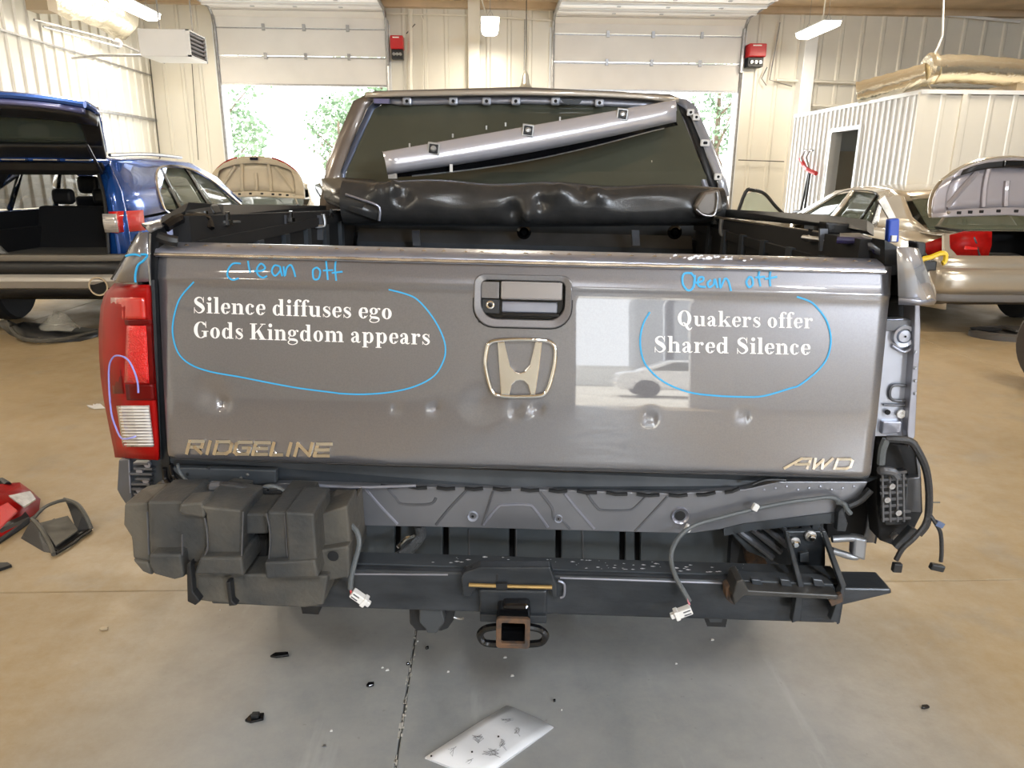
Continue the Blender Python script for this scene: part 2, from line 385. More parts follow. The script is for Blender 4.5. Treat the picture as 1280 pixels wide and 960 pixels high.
MB().b2((OX + 1.1, 10.0, 0), (OX + 1.2, OY1, OZ)).b2((OX + .12, dy1 + .3, 0), (OX + 1.1, dy1 + .4, OZ)).build('inner_wall', INN, of)
MB().b2((OX + .25, dy1 + .26, 0), (OX + .9, dy1 + .3, 1.95)).build('inner_door', mat('beige_door', (.42, .38, .3), .5), of)
MB().b2((5.7, 9.9, 2.58), (6.8, 10.6, 2.66)).b2((6.9, 9.8, 2.58), (9, 10.4, 2.72)).build('roof_lumber', TAN, of)

# outside ground
og = thing('ground', None, None, kind='structure')
MB().b2((-40, YB + .2, -.12), (50, 80, -.02)).b2((-30, -60, -.12), (30, YF - .15, -.02)).build('apron', mat('sunlit_concrete_apron', (.62, .58, .5), .8, noise=.15, scale=1), og)

nb = thing('neighbour_building', 'grey building across the yard, seen only mirrored in the tailgate', 'building', (4.6, -27, 0))
NBM = mat('grey_facade', (.36, .38, .40), .7)
MB().b2((-1.5, -3, 0), (-.35, 0, 8)).build('wing', NBM, nb); MB().b2((.1, -3, 0), (6, 0, 8)).build('wing', NBM, nb)
MB().b2((-9, -2.9, 0), (6, -.4, 1.3)).build('boundary_wall', mat('pale_yard_wall', (.7, .7, .68), .8), nb)
# ---- trees beyond the doors
def tree(x, y, h, r, label, seed):
    rg = random.Random(seed); t = thing('tree', label, 'tree', (x, y, -.02), group='trees outside the bay doors')
    mb = MB(); mb.tube([(0, 0, 0), (.05, 0, h * .4), (.0, .05, h * .8)], [.16, .12, .05], 8)
    for k in range(7):
        a = rg.uniform(0, 6.28); z = h * rg.uniform(.3, .65); mb.tube([(0.03, 0, z), (math.cos(a) * r * .6, math.sin(a) * r * .6, z + h * .2)], [.05, .02], 5)
    mb.build('trunk', mat('tree_bark', (.16, .12, .09), .9), t)
    mb = MB(); cl = [(rg.uniform(-r, r) * .7, rg.uniform(-r, r) * .7, h * rg.uniform(.38, .95), rg.uniform(.3, .55) * r) for _ in range(14)]
    for _ in range(1500):
        cx, cy, cz, cr = rg.choice(cl); d = V(rg.gauss(0, 1), rg.gauss(0, 1), rg.gauss(0, 1)).normalized() * cr * rg.uniform(.5, 1)
        c = V(cx, cy, cz) + d; u = V(rg.gauss(0, 1), rg.gauss(0, 1), rg.gauss(0, 1)).normalized() * rg.uniform(.06, .12); q = u.orthogonal()
        mb.add([c - u, c + q * .6, c + u, c - q * .6], [(0, 1, 2, 3)])
    mb.build('foliage', mat('pale_green_foliage', (.13, .21, .12), .6, col2=(.2, .29, .18), scale=1.), t)
tree(-9.2, 27, 5.6, 1.9, 'tall loose tree standing at the left edge of the left bay door', 1)
tree(-6.0, 31.5, 4.6, 1.8, 'lower bushy tree seen in the middle of the left bay door', 2)
tree(-3.6, 27, 6.0, 1.7, 'tree outside the left bay door, nearest the grey pickup cab', 3)
tree(8.6, 28, 6.4, 1.9, 'tree seen through the right bay door beside the cab pillar', 4)
tree(5.6, 34, 5.4, 1.8, 'tree behind the pickup cab outside the right bay door', 5)

# ================================================================ FITTINGS
LAMP = mat('lit_fluorescent_diffuser', (1, 1, 1), .5, emit=(1, .93, .80), estr=9)
def fixture(x, y, z, label, rz=0., grp=None, power=70, col=(1, .88, .70)):
    t = thing('ceiling_light', label, 'light', (x, y, z), rz, grp)
    MB().loft([[V(sx * hw, yy, zz) for sx, zz in ((-1, .0), (1, .0))] for yy, hw in ((-.62, .16), (.62, .16))], False).build('housing', WALLW, t, solid=.02, loc=(0, 0, .05))
    mb = MB(); rings = []
    for yy, s in ((-.61, .7), (-.58, 1), (.58, 1), (.61, .7)):
        rings.append([V(-.16 * s, yy, .04), V(-.14 * s, yy, -.03 * s), V(-.08 * s, yy, -.06 * s), V(.08 * s, yy, -.06 * s), V(.14 * s, yy, -.03 * s), V(.16 * s, yy, .04)])
    mb.loft(rings); mb.build('diffuser', LAMP, t, smooth=True)
    for s in (-.4, .4): MB().tube([(-.07, s, .06), (0, s, .2), (.07, s, .06)], .006, 5).tube([(0, s, .2), (0, s, ZC - z)], .004, 5).build('hanger', GALV, t)
    MB().tube([(-.05, -.3, .06), (-.3, -.9, ZC - z)], .012, 5).build('feed_conduit', WALL, t)
    l = area('lamp', (x, y, z - .09), (0, 0, 0), .28, 1.1, power, col); return t
fixture(-5.75, 13.35, 4.12, 'lit hanging fluorescent fixture above the white unit heater at left')
fixture(.1, 14.3, 4.12, 'lit fluorescent fixture hanging in front of the centre wall column')
fixture(6.05, 14.15, 4.12, 'lit hanging fluorescent fixture at right, beyond the right bay door')
for x, y, p_, cl_ in ((-5.0, 3.8, 75, 0), (-4.6, -2.0, 60, 0), (.3, -2.6, 150, 1), (5.2, 4.0, 80, 0), (6.0, -2.0, 170, 1), (-4.8, 8.6, 75, 0), (5.9, 8.8, 75, 0), (.3, 8.5, 75, 0), (3.2, -5.6, 170, 1), (-4.6, -7.0, 60, 0), (7.5, -7.5, 120, 1)):
    fixture(x, y, 4.45, 'added fluorescent fill light under the shop ceiling, out of the picture', grp='added fill lights over the near bays', power=p_, col=(.86, .93, 1) if cl_ else (1, .88, .70))  # unseen fixtures added for fill; the cool ones stand in for daylight

# unit heater
t = thing('unit_heater', 'white box unit heater with black louvred end, high at left', 'heater', (-4.72, 12.3, 3.2))
hx = MB(); c8 = [wy(171, 34, 12), wy(235, 35, 12), wy(243, 76, 12), wy(180, 67, 12)]
o = V(-4.72, 12.3, 3.2)
a, b_, c, d = [p - o for p in c8]
W_ = (b_.x - a.x); 
MB().b2((-.47, -.3, .02), (.24, .4, .40)).build('cabinet', WALLW, t, bevel=.01)
MB().b2((.24, -.28, .03), (.25, .38, .39)).build('louvre_opening', BLK_M, t)
for k in range(6):
    MB().add([V(.25, -.27, .05 + k * .058), V(.25, .37, .05 + k * .058), V(.28, .37, .07 + k * .058), V(.28, -.27, .07 + k * .058)], [(0, 1, 2, 3)]).build('louvre', mat('brown_louvre', (.10, .07, .06), .5), t, solid=.006)
MB().b2((.24, -.3, .02), (.285, -.27, .40)).b2((.24, .37, .02), (.285, .4, .40)).b2((.24, -.3, .38), (.285, .4, .40)).b2((.24, -.3, .02), (.285, .4, .045)).build('louvre_frame', WALLW, t)
MB().tube([(-.3, .1, .42), (-.3, .1, ZC - 3.2)], .012, 5).tube([(.2, .1, .42), (.2, .1, ZC - 3.2)], .012, 5).tube([(-.47, .2, .1), (-1.4, .4, .12), (-1.95, .6, .1)], .02, 6).build('hanger_rod', GALV, t)
# foil bag on the left wall
t = thing('foil_duct', 'crinkled foil-wrapped duct hanging at the top of the left wall', 'duct', (-6.35, 12.9, 3.72))
rings = []
rg = random.Random(3)
for k in range(9):
    y = -1.15 + k * .3; rings.append([V((.28 + rg.uniform(-.05, .05)) * math.cos(q * math.pi / 6), y, (.50) + (.42 + rg.uniform(-.07, .05)) * math.sin(q * math.pi / 6)) for q in range(12)])
MB().loft(rings).build('foil_wrap', FOIL, t, smooth=80)
MB().b2((-.1, -1.45, 0), (.2, -1.2, .95)).build('end_board', TAN, t)
MB().tube([(-.1, -1.3, -.1), (.1, .5, -.05), (.5, 1.6, -.25)], .02, 6).tube([(-.1, -1.1, -.15), (.2, .6, -.15)], .015, 5).build('support_pipe', GALV, t)
MB().lathe([(.0, -.08), (.07, -.05), (.09, .02), (.04, .08)], (.15, .6, -.1)).build('valve', GALV, t)

def operator(px0, py0, px1, py1, label):
    a = wy(px0, py0, 15.75); b_ = wy(px1, py1, 15.75); x0, x1, z1, z0 = a.x, b_.x, a.z, b_.z; zm = z0 + (z1 - z0) * .42
    t = thing('door_operator', label, 'motor', ((x0 + x1) / 2, 15.8, z0), group='red door operators on the back wall'); w_ = (x1 - x0) / 2; h = z1 - z0
    MB().b2((-w_, -.16, h * .42), (w_, .12, h)).build('red_cover', REDBOX, t, bevel=.02)
    MB().b2((-w_ * .6, -.162, h * .88), (w_ * .4, -.158, h * .93)).build('label_strip', LETTER, t)
    MB().b2((-w_ * .9, -.08, 0), (w_ * .9, .12, h * .42)).build('gear_housing', BLK_P, t, bevel=.01)
    for q in (-.5, 0, .5): MB().lathe([(.03, -.13), (.03, -.07)], (w_ * q, 0, h * .2), 'y', 10).build('terminal', ZINC, t)
    MB().b2((-w_ - .09, 0, -.1), (-w_ - .05, .12, h + .3)).build('mounting_rail', GALV, t)
operator(488, 45, 505, 74, 'red door operator box between the left bay door and the column')
operator(935, 55, 954, 84, 'red door operator box at the right edge of the right bay door')

# pendant lamp
p0 = wy(657, 90, 15.4)
t = thing('pendant_lamp', 'dull silver bell-shaped pendant reflector hanging behind the cab roof', 'lamp', (p0.x, 15.4, p0.z - .4))
MB().lathe([(.34, 0), (.33, .015), (.20, .07), (.11, .14), (.085, .2), (.06, .34), (.02, .42)], caps=False).build('reflector', mat('dull_silver', (.5, .48, .43), .3, .9), t, smooth=True)
MB().tube([(0, 0, .4), (.01, 0, .7), (0, 0, ZC - p0.z + .4)], .01, 5).build('cord', SEAM, t)

# foil duct on the office roof
t = thing('flexible_duct', 'shiny tan foil flexible duct lying along the office roof', 'duct', (5.5, 9.9, 2.75))
o = V(5.5, 9.9, 2.75)
pth = [wy(1072, 116, 10.2), wy(1110, 106, 10.0), wy(1158, 93, 9.75)]; pth2 = [wy(1163, 88, 9.7), wy(1200, 86, 9.8), wy(1285, 92, 9.9), wy(1400, 98, 10.0)]
for nm, pp, r in (('near_run', catmull(pth, 6), .14), ('far_run', catmull(pth2, 6), .17)):
    MB().tube([p - o + V(0, 0, .0) for p in pp], [r + .006 * (-1) ** k for k in range(len(pp))], 16).build('foil_sleeve', FOIL, t, smooth=80)
q = wy(1162, 86, 9.7) - o
MB().lathe([(.16, -.05), (.19, -.02), (.19, .03), (.15, .06)], q, 'x').build('joint_collar', FOIL, t, smooth=True)
MB().tube([q + V(0, 0, .1), wy(1172, 60, 9.7) - o, wy(1178, 45, 9.7) - o, wy(1180, -12, 9.7) - o], .012, 5).build('hanger_cord', WHITE_P, t)
MB().tube([q, q + V(.02, 0, -.18), q + V(.1, -.02, -.3)], .01, 5).build('loose_strap', FOIL, t)

# red-handled stand leaning on the office wall
t = thing('panel_stand', 'black panel stand with red cradle leaning on the white office wall', 'stand', (5.3, 12.3, 0))
MB().tube([(0, -.12, .02), (.08, -.06, 1.62)], .02, 6).tube([(0, .18, .02), (.08, -.02, 1.62)], .02, 6).build('legs_frame', BLK_P, t)
MB().tube([(0, -.2, .35), (0, .3, .35)], .02, 6).build('crossbar', BLK_P, t)
MB().tube([(.06, -.34, 1.60), (.02, -.1, 1.66), (.05, .12, 1.72), (.05, .3, 1.85)], .035, 8).build('cradle', REDBOX, t)
for a in (-.05, .14): MB().tube([(.05, a, 1.7), (.03, a + .1, 1.86), (.05, a + .02, 1.98), (.05, a - .1, 1.96)], .02, 6).build('hook', ZINC, t)
MB().box((.0, -.05, .9), (.16, .3, .22)).build('tool_bag', BLK_P, t, bevel=.03)
# orange bottle beside the raised lid
a = wy(1170, 233, 8.9)
# ================================================================ CARS
def wheel(t, x, y, r=.33, wd=.2, side=1, name='wheel', alloy=ALLOY):
    mb = MB(); h = wd / 2; mb.lathe([(r * .62, -h), (r * .93, -h), (r, -h * .7), (r, h * .7), (r * .93, h), (r * .62, h)], (x, y, r), 'x', 28)
    wv = mb.build(name, RUBBER, t, smooth=30)
    mb = MB(); mb.lathe([(.05, h * .6 * side), (r * .2, h * .75 * side), (r * .22, h * .5 * side), (r * .62, h * .3 * side), (r * .64, h * .8 * side), (r * .62, h * .95 * side)], (x, y, r), 'x', 28, False)
    for k in range(5):
        a = k * 2 * math.pi / 5; mb.tube([(x + h * .7 * side, y + .04 * math.cos(a), r + .04 * math.sin(a)), (x + h * .65 * side, y + r * .6 * math.cos(a), r + r * .6 * math.sin(a))], .03, 6)
    mb.build('rim', alloy, wv, smooth=30); return wv
def strip(parent, name, m, side, A, B, s, solid=.02, n=None, off=0., label=None, smooth=True):
    """surface between side-view polylines A and B (y,z), wrapped on the body side s=+-1"""
    rings = []
    for (p, q) in zip(A, B):
        rg_ = []
        for k in range(7):
            y = p[0] + (q[0] - p[0]) * k / 6; z = p[1] + (q[1] - p[1]) * k / 6; rg_.append(V(s * (side(y, z) + off), y, z))
        rings.append(rg_)
    return MB().loft(rings, closed=False).build(name, m, parent, label, smooth=smooth, solid=solid)
def lin(a, b_, n=2): return [(a[0] + (b_[0] - a[0]) * k / (n - 1), a[1] + (b_[1] - a[1]) * k / (n - 1)) for k in range(n)]

# ---------------- blue SUV with raised hatch
BLUE = mat('blue_metallic_paint', (.012, .09, .42), .22, .45, coat=1., noise=.1, scale=200)
CARGO = mat('black_carpet', (.010, .010, .011), .95, bump=.3, bscale=200)
SGL = mat('car_side_glass', (.10, .13, .10), .04, 0, alpha=.55, coat=.5)
LINER = mat('grey_headliner', (.42, .40, .35), .8)
def suv():
    t = thing('hatchback_car', 'blue SUV with its hatch raised and cargo bay empty', 'car', (-4.25, 7.0, 0), R(.5))
    def side(y, z):
        x = .945 - .02 * (abs(z - .75) / .4) ** 2 if z < 1.1 else .925 - (z - 1.1) * .42
        if y < .45: x -= .16 * ((.45 - y) / .45) ** 2
        if y > 3.6: x -= .16 * ((y - 3.6) / .9) ** 2
        return x
    for s in (1, -1):
        # lower body with wheel arch: rear quarter, doors, front wing
        arch = lambda yc, y: max(.30, .36 + math.sqrt(max(0, .43 ** 2 - (y - yc) ** 2)) - .02) if abs(y - yc) < .43 else .30
        ys_ = [.0, .1, .2, .35, .4, .5, .6, .7, .84, .95, 1.05, 1.15, 1.25, 1.28]
        strip(t, 'quarter_panel', BLUE, side, [(y, arch(.84, y)) for y in ys_], [(y, 1.08 + .03 * min(1, y)) for y in ys_], s)
        for a, b_ in ((1.29, 2.2), (2.21, 3.2)):
            d = strip(t, 'side_door', BLUE, side, lin((a, .34), (b_, .34), 6), lin((a, 1.11), (b_, 1.11 - (.02 if b_ > 3 else 0)), 6), s)
            MB().box((s * (side(a + .2, 1.0) + .02), a + .18, .98), (.03, .2, .03)).build('door_handle', BLUE, d, bevel=.01)
        ys2 = [3.21, 3.3, 3.4, 3.55, 3.7, 3.85, 4.0, 4.1, 4.2, 4.4]
        strip(t, 'front_wing', BLUE, side, [(y, arch(3.65, y)) for y in ys2], [(y, 1.07 - .1 * (y - 3.2)) for y in ys2], s)
        # D pillar / window surround / roof rail
        strip(t, 'rear_pillar', BLUE, side, [(.02, 1.10), (.10, 1.3), (.30, 1.62)], [(.86, 1.13), (.98, 1.33), (1.5, 1.585)], s)
        strip(t, 'roof_side', BLUE, side, [(.30, 1.62), (1.0, 1.65), (2.2, 1.64), (2.9, 1.47), (3.45, 1.15)], [(.95, 1.56), (1.35, 1.585), (2.1, 1.575), (2.7, 1.42), (3.25, 1.13)], s)
        strip(t, 'quarter_window', SGL, side, [(.86, 1.15), (.98, 1.33), (1.28, 1.56)], [(1.26, 1.13), (1.27, 1.3), (1.3, 1.56)], s, .01, off=-.01)
        strip(t, 'door_window', SGL, side, [(1.31, 1.13), (1.33, 1.56)], [(2.10, 1.12), (1.98, 1.57)], s, .01, off=-.01)
        strip(t, 'door_window', SGL, side, [(2.20, 1.12), (2.08, 1.56)], [(3.2, 1.12), (2.62, 1.44)], s, .01, off=-.01)
        for a, b_ in (((1.26, 1.12), (1.30, 1.58)), ((2.15, 1.1), (2.03, 1.58))):
            strip(t, 'door_pillar', BLK_G, side, [(a[0] - .03, a[1]), (b_[0] - .03, b_[1])], [(a[0] + .05, a[1]), (b_[0] + .05, b_[1])], s, .02)
        MB().tube(catmull([V(s * (side(y, z) + .012), y, z) for y, z in ((.84, 1.15), (.90, 1.3), (1.1, 1.5), (1.4, 1.59), (2.1, 1.58), (2.7, 1.43), (3.3, 1.12))], 5), .014, 6).build('chrome_window_trim', CHROME, t, smooth=True)
        MB().tube(catmull([V(s * (side(y, z) + .012), y, z) for y, z in ((.84, 1.15), (1.0, 1.09), (1.3, 1.11), (3.2, 1.10))], 4), .01, 6).build('chrome_window_trim', CHROME, t, smooth=True)
        MB().tube(catmull([V(s * (.62), .45, 1.68), V(s * .66, 1.2, 1.71), V(s * .66, 2.1, 1.70)], 4), .018, 6).build('roof_rail', ZINC, t, smooth=True)
        wheel(t, s * .82, .84, .35, .22, s); wheel(t, s * .82, 3.65, .35, .22, s)
        MB().b2((s * .78, .3, .3), (s * .60, 1.4, .95)).build('wheel_house', CARGO, t)
        # tail lamp on the body corner
        def tl(u0, u1, z0, z1, name, m, o):
            rings = []
            for k in range(6):
                u = u0 + (u1 - u0) * k / 5; y = max(0., (u - .9) * 1.6) if u > .9 else 0.0
                x = min(u, side(y, 1.08) + .012) if u > .9 else u
                rings.append([V(s * x, y - .03 + o, z0 + .0 * k), V(s * x, y - .04 + o, (z0 + z1) / 2), V(s * x, y - .03 + o, z1)])
            MB().loft(rings, False).build(name, m, t, smooth=True, solid=.03)
        tl(.74, .86, .985, 1.15, 'reverse_lamp', CLR_L, -.05); tl(.86, 1.12, .98, 1.17, 'tail_lamp', RED_B, -.045)
        # rear body corner, inner frame of the hatch opening
        fr = [V(s * .90, .03, .60), V(s * .90, .03, 1.1), V(s * .84, .12, 1.35), V(s * .70, .26, 1.60)]; fi = [V(s * .70, .0, .72), V(s * .72, .02, 1.05), V(s * .68, .12, 1.30), V(s * .60, .24, 1.50)]
        MB().loft([fr, fi], False).build('rear_corner', BLUE, t, solid=.02, smooth=True)
        gi = [p + V(-s * .03, .04, 0) for p in fi]; gi2 = [p + V(-s * .06, .5, 0) for p in fi]
        MB().loft([fi, gi, gi2], False).build('opening_seal', BLK_P, t, solid=.015, smooth=True)
        MB().tube(catmull([p + V(0, -.012, 0) for p in fi], 5), .016, 6).build('rubber_seal', BLK_P, t)
        MB().b2((s * .72, .2, .74), (s * .70, 1.7, 1.12)).build('cargo_side_trim', CARGO, t)
        MB().tube([V(s * .63, .24, 1.5), V(s * .72, -.15, 1.75)], .014, 6).build('gas_strut', BLK_P, t)
    # roof
    rings = []
    for y, z, e in ((.25, 1.63, 0), (.8, 1.675, 0), (1.5, 1.69, 0), (2.3, 1.68, 0), (2.75, 1.55, 0)):
        rings.append([V(x * (side(y, z - .04) - .0), y, z - .06 * abs(x) ** 3) for x in (-1, -.8, -.5, 0, .5, .8, 1)])
    MB().loft(rings, False).build('roof', BLUE, t, smooth=True, solid=.03)
    MB().b2((-.6, .3, 1.58), (.6, 2.4, 1.60)).build('headliner', LINER, t)
    rings = [[V(x * .66, y, z) for x in (-1, 0, 1)] for y, z in ((.2, 1.60), (.24, 1.54), (.3, 1.5))]
    MB().loft(rings, False).build('roof_header', BLK_P, t, solid=.02)
    for k in range(4):
        a = -.52 + k * .29; MB().b2((a, .15, 1.618), (a + .22, .2, 1.632)).build('roof_edge_glint', ZINC, t, bevel=.005)  # pale segments stand in for reflections along the roof edge
    # windscreen, hood, front
    MB().loft([[V(x * .70, 2.75, 1.55) for x in (-1, 1)], [V(x * .78, 3.45, 1.12) for x in (-1, 1)]], False).build('windscreen', SGL, t, solid=.01)
    MB().loft([[V(x * .85, y, z) for x in (-1, 0, 1)] for y, z in ((3.4, 1.1), (4.0, 1.03), (4.45, .9), (4.55, .6))], False).build('hood', BLUE, t, smooth=True, solid=.03)
    MB().b2((-.82, 4.35, .3), (.82, 4.55, .75)).build('front_bumper', BLUE, t, bevel=.05)
    # floor, seats
    MB().b2((-.72, .02, .68), (.72, 1.2, .73)).build('cargo_floor', mat('grey_carpet', (.06, .06, .055), .95, bump=.3, bscale=150), t)
    MB().b2((-.78, 1.0, .35), (.78, 4.2, .5)).build('cabin_floor', CARGO, t)
    MB().prism([V(-.66, 1.15, .7), V(.66, 1.15, .7), V(.66, 1.35, 1.16), V(-.66, 1.35, 1.16)], (0, .14, 0)).build('rear_seat_back', CARGO, t, bevel=.03)
    MB().b2((-.66, 1.3, .5), (.66, 1.85, .8)).build('rear_seat_cushion', CARGO, t, bevel=.04)
    for x in (-.42, .02, .42): MB().box((x, 1.45, 1.26), (.24, .1, .17)).build('headrest', BLK_P, t, bevel=.05, bseg=3)
    for x in (-.38, .38):
        MB().prism([V(x - .25, 2.15, .6), V(x + .25, 2.15, .6), V(x + .2, 1.95, 1.25), V(x - .2, 1.95, 1.25)], (0, .14, 0)).build('front_seat_back', BLK_P, t, bevel=.04)
        MB().box((x, 1.95, 1.38), (.25, .1, .2)).build('headrest', BLK_P, t, bevel=.05, bseg=3)
    MB().b2((-.8, 3.0, .8), (.8, 3.4, 1.1)).build('dashboard', BLK_P, t, bevel=.05)
    # bumper
    def ring_(z, o, y0=0.): return [V(x, y0 - .05 - o + .35 * max(0, abs(x) - .72) ** 1.3 * 2.2, z) for x in (-.97, -.9, -.8, -.6, -.3, 0, .3, .6, .8, .9, .97)]
    MB().loft([ring_(.77, -.03), ring_(.765, .05), ring_(.72, .07)], False).build('sill_plate', TAN if False else mat('grey_brown_plastic', (.16, .145, .12), .5), t, smooth=True, solid=.02)
    MB().loft([ring_(.72, .06), ring_(.66, .09), ring_(.60, .08)], False).build('bumper_cover', BLK_P, t, smooth=True, solid=.02)
    MB().loft([ring_(.60, .09), ring_(.54, .11), ring_(.48, .08), ring_(.46, .03)], False).build('bumper_skid', mat('silver_plastic', (.42, .40, .37), .4, .4), t, smooth=True, solid=.02)
    MB().loft([ring_(.47, .04), ring_(.40, .0), ring_(.34, -.15)], False).build('under_tray', BLK_P, t, smooth=True, solid=.02)
    MB().lathe([(.09, -.20), (.09, .1), (.075, .1), (.075, -.20), (.09, -.20)], (.645, .03, .495), 'y', 20, False).build('exhaust_tip', CHROME, t, smooth=30)
    MB().lathe([(.074, -.185), (.0, -.185)], (.645, .03, .495), 'y', 20, False).build('exhaust_bore', BLK_M, t)
    # raised hatch
    h = [V(.66, .32, 1.66), V(.80, -.05, 1.86), V(.86, -.42, 2.03)]
    # hatch frame in its own plane: u across, v from hinge to tail edge
    def H(u, v, dd=0.):
        wd = .66 + .22 * min(1, v * 1.4); return V(u * wd, .30 - .72 * v - dd * .5, 1.66 + .44 * v - .07 * (u * u) * (v > .6) + .10 * math.sin(v * 3.14) - dd * .86)
    def patch(u0, u1, v0, v1, dd, name, m, th=.03, n=9, k=6):
        MB().loft([[H(u0 + (u1 - u0) * i / n, v0 + (v1 - v0) * j / k, dd) for i in range(n + 1)] for j in range(k + 1)], False).build(name, m, hatch, smooth=True, solid=th)
    hatch = MB().loft([[H(u / 5, v / 5, -.06) for u in range(-5, 6)] for v in range(0, 3)], False).build('hatch', BLUE, t, smooth=True, solid=.03)
    patch(-1, 1, .35, 1.0, -.06, 'outer_skin', BLUE); patch(-1, 1, 0, .16, .01, 'upper_trim', BLK_P, .05)
    patch(-1, -.8, .16, .62, .01, 'side_trim', BLK_P, .05); patch(.8, 1, .16, .62, .01, 'side_trim', BLK_P, .05)
    patch(-.8, .8, .16, .62, .0, 'rear_window', SGL, .01); patch(-1, 1, .62, .92, .03, 'lower_trim', BLK_P, .06)
    patch(-.98, .98, .9, 1.0, .02, 'edge_panel', mat('lavender_blue_paint', (.12, .14, .35), .3, .4, coat=1), .04)
    MB().tube([H(u / 6, 1.0, -.04) for u in range(-6, 7)], .03, 8).build('edge_lip', BLUE, hatch, smooth=True)
    MB().box(H(0, .8, .07), (.2, .06, .05)).build('latch', BLK_G, hatch, bevel=.01)
    return t
suv()
t = thing('parts_tray', 'clear bag of small parts on the cargo floor of the blue SUV', 'bag', (-4.75, 7.18, .735))
rg = random.Random(5); mb = MB()
for j in range(1): mb.loft([[V((.16 - .03 * k) * math.cos(a * .7854) * rg.uniform(.8, 1.2), (.12 - .02 * k) * math.sin(a * .7854) * rg.uniform(.8, 1.2), [.0, .05, .09, .11][k]) for a in range(8)] for k in range(4)])
mb.build('plastic_film', mat('clear_film', (.7, .7, .66), .15, alpha=.5, bump=1., bscale=30), t, smooth=80)
t = thing('pale_pouch', 'pale grey pouch standing in the cargo bay of the blue SUV', 'bag', (-5.0, 7.5, .735))
MB().loft([[V(.13 * s * math.cos(a * .7854), .05 * s * math.sin(a * .7854), z) for a in range(8)] for z, s in ((0, .9), (.1, 1), (.25, .95), (.32, .5))]).build('pouch', mat('pale_fabric', (.3, .3, .28), .9), t, smooth=80)
t = MB().box((-3.92, 8.47, 1.205), (.26, .16, .07)).build('cardboard_box', TAN, None, 'small tan box on the seat back inside the blue SUV', 'box', bevel=.005)

